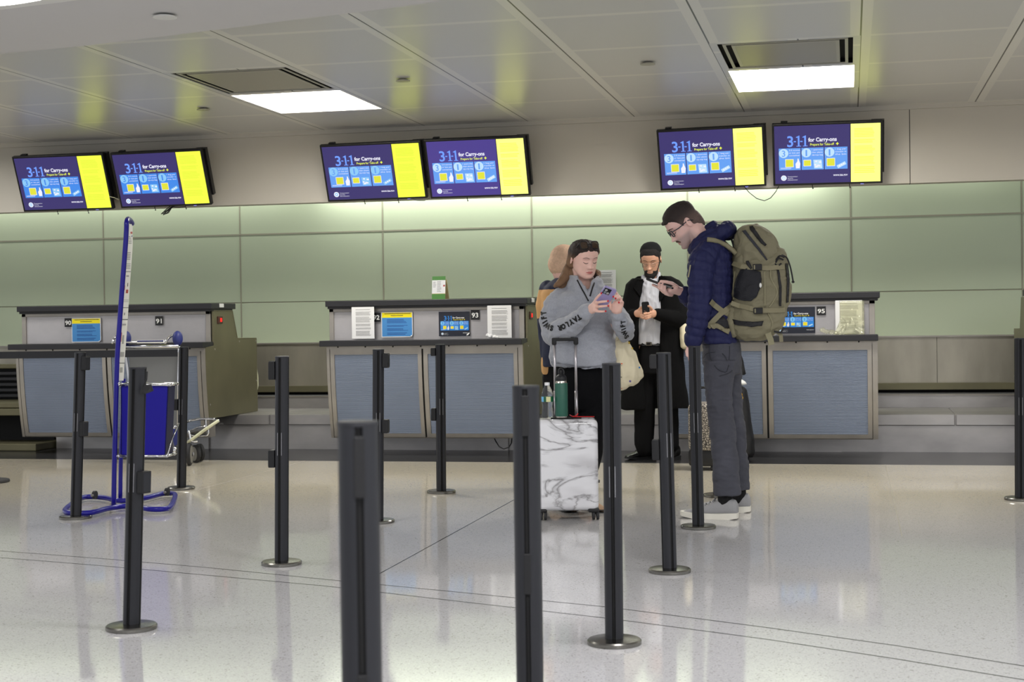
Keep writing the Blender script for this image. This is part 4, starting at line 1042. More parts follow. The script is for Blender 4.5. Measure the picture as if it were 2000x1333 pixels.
# bottles
dm('water_clear', (235, 240, 245), .04, trans=.95, ior=1.25, alpha=.8, bump=(60, .6, (1, 1, 2))); dm('cap_white', (235, 235, 238), .4); dm('label_green', (20, 92, 60), .4); dm('label_cream', (215, 215, 160), .5)
dm('flask_green', (38, 92, 76), .45, coat=.1); dm('flask_dark', (24, 24, 28), .5); dm('flask_steel', (200, 196, 188), .25, metal=1)
zT = zt+.007
def onto_case(px, y): p = at(px, 815, y=SC.y+y); return V((p.x, p.y, zT))
c = onto_case(1069.5, -.055)
t = thing('water_bottle', 'small clear plastic water bottle with a green label on the marble suitcase', 'water bottle', tuple(c))
q = MB(); q.lathe([(.02, 0), (.031, .003), (.0335, .012), (.0325, .02), (.0335, .03), (.032, .04), (.031, .052), (.0285, .068), (.031, .085), (.0335, .095), (.0335, .128), (.032, .142), (.026, .165), (.016, .186), (.0135, .192), (.0135, .198)], c, 32, 'water_clear'); q.build('bottle', t, smooth=True)
q = MB(); q.lathe([(.0145, .190), (.015, .192), (.015, .205), (.0135, .207), (.002, .2075)], c, 24, 'cap_white'); q.build('cap', t, auto=40)
q = MB(); q.lathe([(.0342, .095), (.0345, .096), (.0345, .124), (.0342, .125)], c, 40, 'label_green', cap=False)
for f in range(len(q.f)):
    cc = sum((q.v[j] for j in q.f[f]), V())/4-c; an = math.atan2(cc.y, cc.x)
    if -1.5 < an < -.75: q.m[f] = q.mi('label_cream')
    if -2.9 < an < -2.0: q.m[f] = q.mi('pr_pale')
q.build('label', t, smooth=True)
c = onto_case(1097, -.035)
t = thing('flask', 'tall dark green steel flask with black spout lid on the marble suitcase', 'flask', tuple(c))
q = MB(); q.lathe([(.034, 0), (.036, .003), (.0365, .010)], c, 32, 'flask_steel', cap=True); q.lathe([(.0365, .200), (.0355, .205), (.033, .211), (.033, .216)], c, 32, 'flask_steel'); q.build('steel_band', t, auto=40)
q = MB(); q.lathe([(.0365, .009), (.0372, .012), (.0372, .201), (.0365, .203)], c, 40, 'flask_green'); q.build('body', t, smooth=True)
q = MB(); q.lathe([(.033, .215), (.0335, .218), (.0335, .232), (.030, .242), (.018, .252), (.010, .256), (.010, .276), (.008, .279)], c, 32, 'flask_dark'); q.tube(smoothpts([c+V((-.012, 0, .25)), c+V((-.014, 0, .275)), c+V((0, 0, .288)), c+V((.016, 0, .272)), c+V((.014, 0, .25))]), .0055, 'flask_dark', 8); q.build('lid', t, smooth=True)
# red wrist strap
dm('red_strap', (190, 24, 28), .45)
q = MB(); Y_ = SC.y-.01
pp = [onto_case(1113, .02)+V((0, 0, .012)), V(at(1120, 815, y=Y_)), V(at(1128, 818, y=Y_)), V(at(1140, 820, y=Y_)), V(at(1152, 823, y=Y_)), V(at(1161, 825, y=Y_))]
pp = [V((p.x, p.y, max(p.z, zT+.004))) for p in pp]
q.tube(smoothpts(pp), .0045, 'red_strap', 8, flat=.6)
p2 = [V((pp[1].x, pp[1].y, pp[1].z)), V(at(1126, 812, y=Y_)), V(at(1129, 808, y=Y_))]; q.tube(p2, .0035, 'red_strap', 8)
p3 = [pp[2]+V((0, .01, 0)), V(at(1122, 819, y=Y_))+V((0, .02, 0)), V(at(1114, 818, y=Y_))+V((0, .03, 0))]; p3 = [V((p.x, p.y, max(p.z, zT+.004))) for p in p3]; q.tube(p3, .004, 'red_strap', 8)
tag(q.build('luggage_strap', smooth=True), 'red luggage strap looped on top of the marble suitcase', 'strap')
# ------------------------------------------------------------------ people: shared anatomy
HT = [  # z, half width, front, back of the skull and jaw
 (-.122, .012, .070, -.048), (-.117, .024, .080, -.030), (-.104, .036, .086, -.006), (-.088, .047, .087, .022), (-.070, .054, .086, .046), (-.050, .060, .087, .066),
 (-.030, .065, .087, .080), (-.010, .069, .086, .090), (.010, .072, .085, .096), (.032, .0745, .088, .099), (.055, .0745, .087, .099), (.078, .070, .079, .093), (.098, .058, .062, .078), (.112, .040, .040, .054), (.120, .020, .018, .026), (.1225, .006, .005, .008)]
def _interp(z, k):
    for a, b in zip(HT, HT[1:]):
        if a[0] <= z <= b[0]:
            t = (z-a[0])/(b[0]-a[0]); return a[k]+(b[k]-a[k])*t
    return HT[-1][k]
def head(mb, mx, sc=1.0, wide=1.0, jaw=1.0, nose=1.0, lips=1.0):
    "closed head with face; local x = the person's left, y = forward, z = up, origin between the ears"
    g = lambda a, s: math.exp(-(a/s)**2)
    nz, nt = 84, 96; vs = []; fs = []
    for j in range(nz+1):
        z = -.122+.2445*(j/nz); w, f, b = _interp(z, 1)*wide, _interp(z, 2), _interp(z, 3)
        if z < -.02: w *= 1+(jaw-1)*min(1, (-.02-z)/.05)
        cy = (f-b)/2; hy = (f+b)/2
        for i in range(nt):
            a = 2*PI*i/nt; ca, sa = math.cos(a), math.sin(a); e = 2/2.25
            x = w*math.copysign(abs(ca)**e, ca); y = cy+hy*math.copysign(abs(sa)**e, sa)
            if sa > 0:
                ax = abs(x); k = min(1, sa*1.6); d = 0
                rn = 0
                if -.050 < z < .022: rn = max(0, min(1, (.022-z)/.056)) if z > -.034 else max(0, 1-((-.034-z)/.014)**1.5)
                d += nose*.026*rn*g(x, .0095+.006*rn)
                d += nose*.013*g(ax-.0115, .0075)*g(z+.037, .008)+nose*.004*g(x, .008)*g(z+.033, .007)
                d -= .0125*g(ax-.031, .015)*g(z-.008, .0105)
                d += .0075*g(ax-.032, .012)*g(z-.003, .0085)
                d += .0045*g(ax-.028, .024)*g(z-.030, .008)
                d += lips*(.0075*g(x, .020)*g(z+.0625, .0042)+.0085*g(x, .017)*g(z+.0745, .0050))
                d -= .0035*g(x, .022)*g(z+.0685, .0022)
                d -= .004*g(x, .02)*g(z+.087, .006)
                d += .007*g(x, .018)*g(z+.104, .012)
                d += .004*g(ax-.046, .018)*g(z+.022, .018)
                y += d*k
            vs.append(mx @ (V((x, y, z))*sc))
        
    for j in range(nz):
        for i in range(nt): fs.append((j*nt+i, j*nt+(i+1) % nt, (j+1)*nt+(i+1) % nt, (j+1)*nt+i))
    fs += [tuple(range(nt))[::-1], tuple(range(nz*nt, nz*nt+nt))]
    mb.add(vs, fs)
    for s in (-1, 1):   # ears: flat shell with a rolled rim
        R = mx.to_3x3() @ Matrix.Rotation(-s*.50, 3, 'Z') @ Matrix.Rotation(.12, 3, 'X')
        c = mx @ (V((s*.0795*wide, -.010, -.004))*sc)
        R2 = R.normalized()
        mb.chain([(c, (.006*sc, .013*sc, .024*sc), R2)], n=12)
        P = [c+R2 @ (V((s*.004, .016*math.cos(t)*-1 if 0 else -.015*math.sin(t)-.001, .027*math.cos(t)+.003))*sc) for t in [i*PI/9-.25 for i in range(10)]]
        mb.chain([(p, .0042*sc) for p in P], n=8)
def shell(mb, mx, fn, sc=1.0, wide=1.0):
    "hair or beard grown on the skull: fn(phi, z, x, y) = thickness in metres (negative = under the skin); phi 0 = face, pi = nape"
    nz, nt = 96, 110; vs = []; fs = []; c0 = V((0, -.012, .01))
    for j in range(nz+1):
        z = -.122+.2445*(j/nz); w, f, b = _interp(z, 1)*wide, _interp(z, 2), _interp(z, 3); cy = (f-b)/2; hy = (f+b)/2
        for i in range(nt):
            a = 2*PI*i/nt; ca, sa = math.cos(a), math.sin(a); e = 2/2.25
            p = V((w*math.copysign(abs(ca)**e, ca), cy+hy*math.copysign(abs(sa)**e, sa), z)); d = (p-c0).normalized()
            t = fn(math.degrees(math.atan2(abs(p.x), p.y)), z, p.x, p.y); vs.append(mx @ ((p+d*t)*sc))
    for j in range(nz):
        for i in range(nt): fs.append((j*nt+i, j*nt+(i+1) % nt, (j+1)*nt+(i+1) % nt, (j+1)*nt+i))
    fs += [tuple(range(nt))[::-1], tuple(range(nz*nt, nz*nt+nt))]
    mb.add(vs, fs)
def hairline(tab, t_in, t_out=-.012, soft=.006):
    "tab: (phi, z of the hairline); above it the hair has thickness t_in(phi, z), thinning towards the line"
    def fn(ph, z, x, y):
        h = tab[-1][1]
        for (a, za), (b, zb) in zip(tab, tab[1:]):
            if a <= ph <= b: h = za+(zb-za)*(ph-a)/(b-a); break
        if z > .104: h = min(h, .05)
        k = max(0, min(1, (z-h)/soft+.5)); g = max(.15, min(1, (z-h)/.030))
        return t_out+(t_in(ph, z)*g-t_out)*k
    return fn
def dither(n, seed=1):
    return np.random.RandomState(seed).rand(n)-.5
def headmx(c, fwd, up_hint=(0, 0, 1), roll=0):
    y = V(fwd).normalized(); x = y.cross(V(up_hint)).normalized(); z = x.cross(y)
    m = Matrix(((x.x, y.x, z.x, c[0]), (x.y, y.y, z.y, c[1]), (x.z, y.z, z.z, c[2]), (0, 0, 0, 1)))
    return m @ Matrix.Rotation(roll, 4, 'Y')
def strokes(name, parent, mx, polys, r, m, lift=.002, tree=None, flat=.5):
    "thin marks lying on the face: eyebrows, lashes"
    q = MB()
    for P in polys:
        pts = []
        for x, z in [(v.x, v.z) for v in smoothpts([(a_, 0, b_) for a_, b_ in P], 4)]:
            o = mx @ V((x, .2, z)); d = (mx.to_3x3() @ V((0, -1, 0))).normalized(); h = tree.ray_cast(o, d)
            if h[0] is not None: pts.append(h[0]-d*lift)
        if len(pts) > 1:
            k = len(pts); rr = [r*(.45+.55*math.sin(PI*(i+.6)/(k+.2))) for i in range(k)]; q.tube(pts, rr, m, 6, flat=flat)
    return q.build(name, parent, smooth=True)
def finger(mb, pts, r0=.0085, r1=.0066):
    n = len(pts); mb.chain([(p, r0+(r1-r0)*i/(n-1)) for i, p in enumerate(pts)], n=9)
def nails(name, parent, tips, m, r=.0062):
    q = MB()
    for p, d in tips: q.ell(V(p)+V(d)*.0035, (r, r*.6, r*1.15), m, 10)
    return q.build(name, parent, smooth=True)
def P(px, py, Y, dy=0): return at(px, py, y=Y+dy)
def cloth(name, parts, parent, mats, voxel=.006, smooth=5, folds=None, idx=None, label=None):
    me = fuse(parts, voxel, smooth)
    for f in (folds or []): wrinkle(me, *f)
    ix = np.zeros(len(me.polygons)) if idx is None else idx(me)
    paint(me, mats, ix); tree = bvh(me)
    o = link(name, me, parent)
    if label: o['label'] = label
    return o, tree
def shoe(parent, heel, toe, up_m, sole_m, h=.095, w=.050, sole=.028, heelblock=False, laces=None, name='shoe'):
    "heel / toe: points on the floor"
    heel, toe = V(heel), V(toe); L = (toe-heel).length; e = (toe-heel).normalized(); s = V((-e.y, e.x, 0)); z = V((0, 0, 1)); q = MB()
    T = [(0.0, .62, .75), (.04, .78, .95), (.12, .86, 1.0), (.25, .84, .98), (.40, .82, .86), (.55, .92, .66), (.70, 1.0, .52), (.85, .95, .42), (.95, .70, .34), (1.0, .35, .26)]
    R = []
    for t, ww, hh in T:
        top = h*hh; c = heel+e*(L*t)+z*((top+sole*.6)/2); R.append((c, s*(w*ww), z*((top-sole*.6)/2)))
    q.loft(R, None, 24, 2.4); me = fuse(q, .004, 4); paint(me, [up_m], np.zeros(len(me.polygons)))
    o = link(name, me, parent); q = MB()
    out = [(0, .55), (.03, .80), (.12, .94), (.3, .86), (.45, .84), (.6, .97), (.75, 1.06), (.88, .98), (.96, .7), (1.01, .3)]
    ring = [(t, ww) for t, ww in out]+[(t, -ww) for t, ww in reversed(out)]
    def zt(t): return sole*(1.12 if t < .15 else .95 if t < .8 else 1.15)
    def zbm(t): return .0 if .1 < t < .8 else (.006 if t <= .1 else .004+(t-.8)*.05)
    n = len(ring); a = [heel+e*(L*t)+s*(w*ww)+z*zbm(t) for t, ww in ring]; b = [heel+e*(L*t)+s*(w*ww*1.03)+z*zt(t) for t, ww in ring]
    q.add(a+b, [tuple(range(n))[::-1], tuple(range(n, 2*n))]+[(i, (i+1) % n, n+(i+1) % n, n+i) for i in range(n)], sole_m); q.build('sole', o, auto=50)
    if laces:
        q = MB()
        for i in range(4):
            t = .42+.07*i; hh = h*(.90-.27*i/3*1.0); c = heel+e*(L*t)+z*hh
            q.tube([c-s*.024+z*-.008, c+z*.004, c+s*.024+z*-.008], .0028, laces, 6)
        for k in (-1, 1):
            c = heel+e*(L*.42)+z*(h*.93); q.tube([c, c+s*k*.02+z*.008-e*.01, c+s*k*.034-z*.004, c+s*k*.02-z*.012], .0026, laces, 6)
        q.build('laces', o, smooth=True)
    return o
dm('skin_fair', (232, 190, 176), .5, sss=.15, var=(30, .04)); dm('skin_warm', (200, 152, 126), .5, sss=.12, var=(30, .04)); dm('skin_pale', (218, 176, 166), .5, sss=.15, var=(25, .05))
dm('skin_stubble', (184, 154, 146), .6, var=(60, .06)); dm('lip_rose', (186, 110, 104), .45); dm('lip_plain', (190, 136, 120), .5)
dm('hair_long', (122, 92, 66), .45, bump=(60, .9, (8, 8, .6)), var=(18, .28, (6, 6, .5))); dm('hair_root', (40, 28, 22), .5, bump=(60, .9, (8, 8, .6)), var=(20, .25, (6, 6, .5)))
dm('hair_short', (44, 34, 30), .7, bump=(160, .8), var=(60, .2)); dm('hair_fade', (92, 74, 68), .75, bump=(200, .5), var=(80, .15)); dm('brow', (78, 56, 44), .7); dm('lash', (34, 24, 22), .6)
dm('beard', (22, 18, 17), .85, bump=(140, 1.0), var=(50, .3)); dm('velvet', (7, 7, 8), .95)
dm('heather', (158, 161, 170), .85, sheen=.3, bump=(260, .35), var=(120, .07)); dm('rib_grey', (150, 153, 162), .85, bump=(90, .5, (8, 8, .3)))
dm('tee_black', (16, 16, 18), .8); dm('pants_black', (11, 11, 14), .9, spec=.2, bump=(80, .3)); dm('zip_dark', (14, 14, 16), .5); dm('print_black', (18, 18, 20), .7)
dm('nail_red', (196, 24, 40), .25); dm('gold', (205, 160, 70), .25, metal=1)
dm('down_navy', (31, 34, 74), .62, spec=.3, bump=(60, .35)); dm('navy_edge', (20, 22, 50), .5); dm('jeans', (66, 67, 76), .8, bump=(220, .35), var=(9, .16, (1, 1, .5))); dm('jeans_seam', (48, 49, 56), .8)
dm('sneaker', (150, 150, 152), .85, bump=(240, .5)); dm('sole_white', (222, 219, 208), .6); dm('sock_black', (10, 10, 12), .9)
dm('wool_black', (9, 9, 10), .95, spec=.2, bump=(200, .4)); dm('shirt_white', (184, 185, 192), .7, bump=(25, .3)); dm('leather_black', (14, 13, 12), .3); dm('trouser_black', (9, 9, 11), .9, spec=.2)
dm('glass_frame', (26, 34, 48), .3); dm('wire_frame', (110, 104, 92), .3, metal=.8); dm('lens', (235, 245, 250), .05, trans=1, alpha=.35); dm('lens_dark', (70, 54, 40), .1, alpha=.92)
dm('phone_case', (158, 150, 196), .3, coat=.3); dm('phone_black', (16, 16, 20), .25); dm('phone_glass', (120, 130, 138), .12)
dm('tote_canvas', (222, 212, 182), .85, bump=(60, .3)); dm('tote_blue', (40, 120, 190), .7); dm('tote_red', (214, 90, 50), .7); dm('tote_purple', (100, 88, 150), .7); dm('tote_yellow', (214, 180, 60), .7)
dm('pack_green', (124, 119, 96), .8, bump=(120, .4), var=(5, .10)); dm('pack_light', (140, 135, 108), .75, bump=(160, .4)); dm('pack_strap', (130, 124, 98), .7, bump=(260, .4)); dm('pack_black', (20, 20, 24), .6); dm('mesh_black', (22, 23, 30), .65, bump=(300, .6))
dm('cap_beige', (205, 172, 146), .85, var=(60, .12)); dm('coat_tan', (206, 160, 106), .8); dm('coat_navy', (22, 30, 58), .7); dm('shoe_tan', (150, 116, 84), .6)

def glasses(parent, mx, m, w=.036, h=.022, cx=.034, z0=.004, y0=.098, round_=False, r=.0016, lens='lens', name='glasses', temple=True, back=-.01, seg=20):
    q = MB(); L = []
    for s in (-1, 1):
        pts = []
        for i in range(seg):
            a = 2*PI*i/seg; e = 1 if round_ else .55
            x = s*cx+w*.72*.5*1.15*math.copysign(abs(math.cos(a))**e, math.cos(a)); z = z0+h*.55*math.copysign(abs(math.sin(a))**e, math.sin(a)); pts.append(mx @ V((x, y0-abs(x)*.12, z)))
        q.tube(pts, r, m, 6, closed=True); L.append(pts)
        if temple: q.tube([mx @ V((s*(cx+w*.41), y0-.006, z0+h*.3)), mx @ V((s*.079, .05, z0+.006)), mx @ V((s*.081, back, z0+.006)), mx @ V((s*.079, back-.02, z0-.012))], r*1.1, m, 6)
    q.tube([mx @ V((-cx+w*.38, y0, z0+.003)), mx @ V((0, y0+.002, z0+.006)), mx @ V((cx-w*.38, y0, z0+.003))], r, m, 6)
    o = q.build(name, parent, smooth=True); q = MB()
    for pts in L: q.add([p.copy() for p in pts], [tuple(range(len(pts)))], lens)
    q.build('lens', o); return o
def masked(name, a, b, rough=.6, bump=None, spec=.5, sss=0):
    "two colours of the same surface (fair and shaved skin, root and length of hair) blended by the mesh's own mask"
    m = mat(name, a, rough, spec=spec, bump=bump, sss=sss); n = m.node_tree.nodes; l = m.node_tree.links
    at_ = n.new('ShaderNodeAttribute'); at_.attribute_name = 'mask'; x = n.new('ShaderNodeMix'); x.data_type = 'RGBA'
    x.inputs[6].default_value = (*lin(a), 1); x.inputs[7].default_value = (*lin(b), 1); l.new(at_.outputs['Fac'], x.inputs[0]); l.new(x.outputs[2], n['Principled BSDF'].inputs['Base Color']); M[name] = m
def setmask(me, v):
    a = me.attributes.new('mask', 'FLOAT', 'POINT'); a.data.foreach_set('value', np.clip(v, 0, 1).astype(np.float32))
def vin_head(me, mx):
    a = arr(me); inv = np.array(mx.inverted()); return a @ inv[:3, :3].T+inv[:3, 3]
def sst(x, a, b): t = np.clip((x-a)/(b-a), 0, 1); return t*t*(3-2*t)
masked('skin_shaved', (228, 188, 178), (186, 160, 154), .5, sss=.15)
masked('hair_faded', (40, 31, 28), (98, 80, 74), .75, (160, .8))
masked('hair_grown', (44, 31, 25), (128, 98, 72), .62, (60, .9, (8, 8, .6)))
def in_head(me, mx):
    a = fcent(me); inv = np.array(mx.inverted()); return a @ inv[:3, :3].T+inv[:3, 3]
# ================================================================== person in the grey sweatshirt
Y1 = 9.0
W = thing('person', 'person with long brown hair and grey quarter-zip sweatshirt looking down at a lilac phone', 'person', tuple(at(1148, 1000, z=0)))
p = lambda x, y, d=0: at(x, y, y=Y1+d)
HM = headmx(p(1141, 507, -.03), vdir(.45, .84, -.29), roll=.03) @ Matrix.Diagonal((1.05, 1, .95, 1))
SK = 'skin_fair'
q = MB(); head(q, HM, .93, 1.06, 1.14, .72, 1.0)
q.chain([(HM @ V((0, -.02, -.06)), .058), (p(1139, 548, .02), .054), (p(1140, 575, .03), .066)])
q.pxloft([(568, 1112, 1168, .05), (585, 1095, 1182, .09), (620, 1094, 1186, .10), (660, 1096, 1186, .10), (700, 1096, 1190, .10), (730, 1098, 1188, .10), (745, 1104, 1184, .08)], Y1)
LA = [(p(1092, 590), .05), (p(1082, 640, -.06), .045), (p(1110, 638, -.2), .038), (p(1149, 607, -.33), .026)]
RA = [(p(1184, 592, 0), .045), (p(1214, 646, -.09), .042), (p(1213, 632, -.2), .034), (p(1206, 614, -.31), .026)]
q.chain(LA); q.chain(RA)
legs = ([(1118, 735, 0), (1112, 810, .0), (1108, 900, .02), (1106, 975, .03)], [(1165, 735, 0), (1160, 810, 0), (1156, 900, .02), (1152, 975, .03)])
for L in legs: q.chain([(p(*a), r) for a, r in zip(L, (.07, .055, .038, .030))])
# right hand: back of the hand towards us, fingers spread over the phone
hA = -.37
q.chain([(p(1149, 607, -.33), (.024, .02, .026)), (p(1157, 603, hA+.01), (.028, .018, .030)), (p(1162, 599.5, hA-.01), (.022, .014, .033))])
finger(q, [p(1160, 592, hA-.01), p(1164.5, 584, hA-.03), p(1169.5, 578, hA-.045), p(1174, 573.8, hA-.055)], .0092, .0068)
finger(q, [p(1163, 592.5, hA-.015), p(1171, 590.5, hA-.045), p(1180, 589.3, hA-.05), p(1187, 588.5, hA-.042)], .0092, .0068)
finger(q, [p(1163.5, 600, hA-.015), p(1172, 599, hA-.045), p(1181, 598.4, hA-.045), p(1187.8, 597.8, hA-.035)], .009, .0066)
finger(q, [p(1162, 607.5, hA-.01), p(1170, 608.8, hA-.03), p(1177.5, 608.8, hA-.03), p(1182.8, 608.3, hA-.022)], .0084, .0062)
finger(q, [p(1156, 596, hA+.02), p(1162, 589, hA+.035), p(1170, 584, hA+.03)], .0095, .0075)
# left hand: palm towards us, fingers curled at the edge of the phone
hB = -.36
q.chain([(p(1206, 613, -.31), (.024, .02, .024)), (p(1204, 604, hB+.01), (.034, .02, .026)), (p(1205, 597, hB), (.034, .018, .022)), (p(1207, 591, hB), (.026, .015, .016))])
finger(q, [p(1207, 589, hB), p(1207.5, 579, hB-.01), p(1203.5, 571.5, hB-.02), p(1199.5, 572, hB-.03)], .009, .0068)
finger(q, [p(1210, 590, hB), p(1211, 581, hB-.02), p(1206.5, 577, hB-.04), p(1199.5, 579.8, hB-.045)], .009, .0068)
finger(q, [p(1213, 593, hB), p(1213.5, 585, hB-.02), p(1209.5, 581, hB-.045), p(1203.5, 583.5, hB-.045)], .0088, .0066)
finger(q, [p(1215, 598, hB), p(1216.5, 591, hB-.02), p(1213.5, 588, hB-.035), p(1209.5, 591, hB-.04)], .008, .006)
finger(q, [p(1193, 603, hB+.01), p(1190, 595, hB+.0), p(1192, 588, hB+.0)], .0105, .0085)
me = fuse(q, .0032, 3)
hc = in_head(me, HM); ix = np.zeros(len(hc))
lipm = (np.abs(hc[:, 2]+.0635) < .0082*(1-(hc[:, 0]/.0235)**2)) & (np.abs(hc[:, 0]) < .0235) & (hc[:, 1] > .06)
ix[lipm] = 1; paint(me, [SK, 'lip_rose'], ix); tr1 = bvh(me); link('body', me, W)
k = .93
strokes('eyebrow', W, HM, [[(s*.014*k, .026*k), (s*.026*k, .032*k), (s*.038*k, .033*k), (s*.050*k, .026*k)] for s in (-1,)], .0042, 'brow', .0004, tr1, flat=.3)
strokes('eyebrow', W, HM, [[(s*.014*k, .026*k), (s*.026*k, .032*k), (s*.038*k, .033*k), (s*.050*k, .026*k)] for s in (1,)], .0042, 'brow', .0004, tr1, flat=.3)
for s in (-1, 1): strokes('eyelashes', W, HM, [[(s*.017*k, -.001), (s*.025*k, -.0055), (s*.035*k, -.006), (s*.046*k, .0)]], .0036, 'lash', .0006, tr1)
nails('fingernails', W, [(p(1174.6, 573, hA-.062), (0, -1, 0)), (p(1187.8, 588.3, hA-.05), (0, -1, 0)), (p(1188.3, 597.7, hA-.043), (0, -1, 0)), (p(1183.2, 608.2, hA-.030), (0, -1, 0)), (p(1198, 580, hB-.052), (0, -1, 0)), (p(1202.5, 583.5, hB-.053), (0, -1, 0)), (p(1209, 591.3, hB-.047), (0, -1, 0))], 'nail_red', .0052)
q = MB(); e = HM @ V((-.078*.93*1.0, -.0, -.036)); q.ell(e, .0055, 'gold', 10); q.build('earring', W, smooth=True)
# hair
q = MB(); R = HM.to_3x3()
def hp(x, y, z): return HM @ (V((x, y, z))*.93)
shell(q, HM, hairline([(0, .074), (30, .070), (50, .054), (68, .026), (82, .012), (96, -.012), (110, -.05), (130, -.085), (180, -.09)], lambda ph, z: .010 if ph < 60 else .013), .93, 1.06)
# long lengths falling behind the ear over the shoulder
q.chain([(hp(-.050, -.045, .06), .036), (hp(-.070, -.045, .02), .034), (p(1112, 522, .03), .032), (p(1107, 535, .02), .033), (p(1101, 546, -.0), .030), (p(1093, 554, -.03), .022), (p(1083, 559, -.05), .010)])
q.chain([(hp(-.045, -.07, .04), .036), (hp(-.05, -.06, -.03), .042), (p(1113, 536, .03), .040), (p(1106, 548, .03), .036), (p(1096, 557, .0), .024)])
q.chain([(hp(.045, -.06, .04), .036), (hp(.062, -.045, -.03), .034), (p(1166, 535, .03), .024), (p(1167, 550, -.02), .016), (p(1164, 560, -.06), .008)])
q.chain([(hp(.02, -.08, .0), .045), (p(1140, 535, .09), .05), (p(1140, 565, .12), .04)])
me = fuse(q, .004, 3); wrinkle(me, .0035, (70, 70, 9), 3); h = vin_head(me, HM); setmask(me, np.maximum(sst(-h[:, 2], -.055, .02)*sst(-h[:, 1], -.045, 0), sst(-h[:, 0], .058, .078)))
paint(me, ['hair_grown'], np.zeros(len(me.polygons))); link('hair', me, W)
# sunglasses pushed up on the head
GM = HM @ Matrix.Translation((.006, -.020, .066)) @ Matrix.Rotation(.50, 4, 'X')
glasses(W, GM, 'zip_dark', .056, .044, .036, 0, .088, r=.0032, lens='lens_dark', name='sunglasses', temple=False)
q = MB()
for s in (-1, 1): q.tube([GM @ V((s*.064, .078, .008)), HM @ V((s*.077, -.005, .045)), HM @ V((s*.080, -.03, .012))], .003, 'zip_dark', 6, flat=.7)
q.build('sunglasses_arm', W, smooth=True)
# sweatshirt
q = MB()
q.pxloft([(566, 1108, 1174, .075, .01), (575, 1092, 1186, .095), (590, 1084, 1193, .115), (612, 1082, 1196, .13), (645, 1080, 1200, .145, -.01), (675, 1077, 1205, .155, -.015), (698, 1075, 1208, .16, -.02), (710, 1078, 1208, .155, -.02), (715, 1082, 1205, .145, -.02)], Y1, ex=2.5)
q.chain([(p(1098, 582, .01), .062), (p(1083, 600, -.01), .072), (p(1076, 628, -.03), .070), (p(1080, 653, -.08), .066), (p(1096, 648, -.15), .068), (p(1118, 634, -.22), .062), (p(1136, 619, -.285), .050), (p(1144, 612, -.315), .044)])
q.chain([(p(1140, 613, -.31), (.042, .038, .042)), (p(1149, 607, -.335), (.034, .032, .036))])
q.chain([(p(1178, 582, .01), .060), (p(1198, 606, -.02), .062), (p(1215, 634, -.07), .060), (p(1220, 650, -.12), .056), (p(1217, 640, -.20), .056), (p(1211, 626, -.27), .048)])
q.chain([(p(1210, 624, -.27), (.042, .036, .036)), (p(1206, 616, -.31), (.038, .034, .030))])
# standing collar flaps
def slab(pts, r=.009):
    q.hull([V(p(*a))+V((dx, dy, dz))*r for a in pts for dx in (-1, 1) for dy in (-1, 1) for dz in (-1, 1)])
slab([(1113, 543, .03), (1117, 541, -.01), (1112, 562, -.0), (1108, 568, .03)], .011); slab([(1117, 541, -.01), (1125, 543, -.055), (1133, 558, -.085), (1112, 566, -.03)], .010); slab([(1125, 545, -.06), (1134, 559, -.09), (1149, 588, -.122), (1120, 572, -.06), (1130, 590, -.105)], .010)
slab([(1169, 542, .02), (1166, 545, -.03), (1176, 568, -.02), (1172, 566, .03)], .011); slab([(1167, 543, -.02), (1161, 550, -.06), (1158, 567, -.095), (1175, 570, -.04)], .010); slab([(1160, 552, -.07), (1151, 587, -.122), (1172, 572, -.06), (1166, 590, -.105)], .010)
q.chain([(p(1113, 550, .03), .016), (p(1125, 550, .09), .022), (p(1155, 550, .09), .022), (p(1169, 550, .03), .016)])
hood, trH = cloth('sweatshirt', q, W, ['heather'], .0055, 5, [(.010, (7, 7, 10), 1), (.007, (9, 9, 16), 8, True)])
q = MB(); zp = [onsurf(trH, x, y, .003) for x, y in ((1127.5, 548), (1131, 555), (1135, 562), (1139, 569), (1143, 576), (1146.5, 582), (1149.5, 588))]; zp = [v for v in zp if v is not None]
q.tube(smoothpts([zp[0], zp[len(zp)//3], zp[2*len(zp)//3], zp[-1]], 5), .0042, 'zip_dark', 8); q.build('zip', hood, smooth=True)
q = MB(); zp = [v for v in (onsurf(trH, x, y, .002) for x, y in ((1161, 553), (1158, 561), (1155, 570), (1152.5, 579))) if v is not None]
q.tube(zp, .0045, 'zip_dark', 8); q.build('collar_edge', hood, smooth=True)
q = MB(); q.chain([(p(1141, 571, -.03), (.05, .045, .022)), (p(1146, 580, -.05), (.03, .04, .03))]); cloth('undershirt', q, W, ['tee_black'], .005, 2)
q = MB()
patch(q, [(1078, 706), (1092, 709), (1120, 713), (1143, 717), (1170, 714), (1195, 709), (1207, 706), (1207, 712), (1190, 715), (1168, 719), (1143, 722), (1118, 718), (1092, 714), (1079, 711)], trH, .006, 'rib_grey'); q.build('hem', hood, smooth=True)
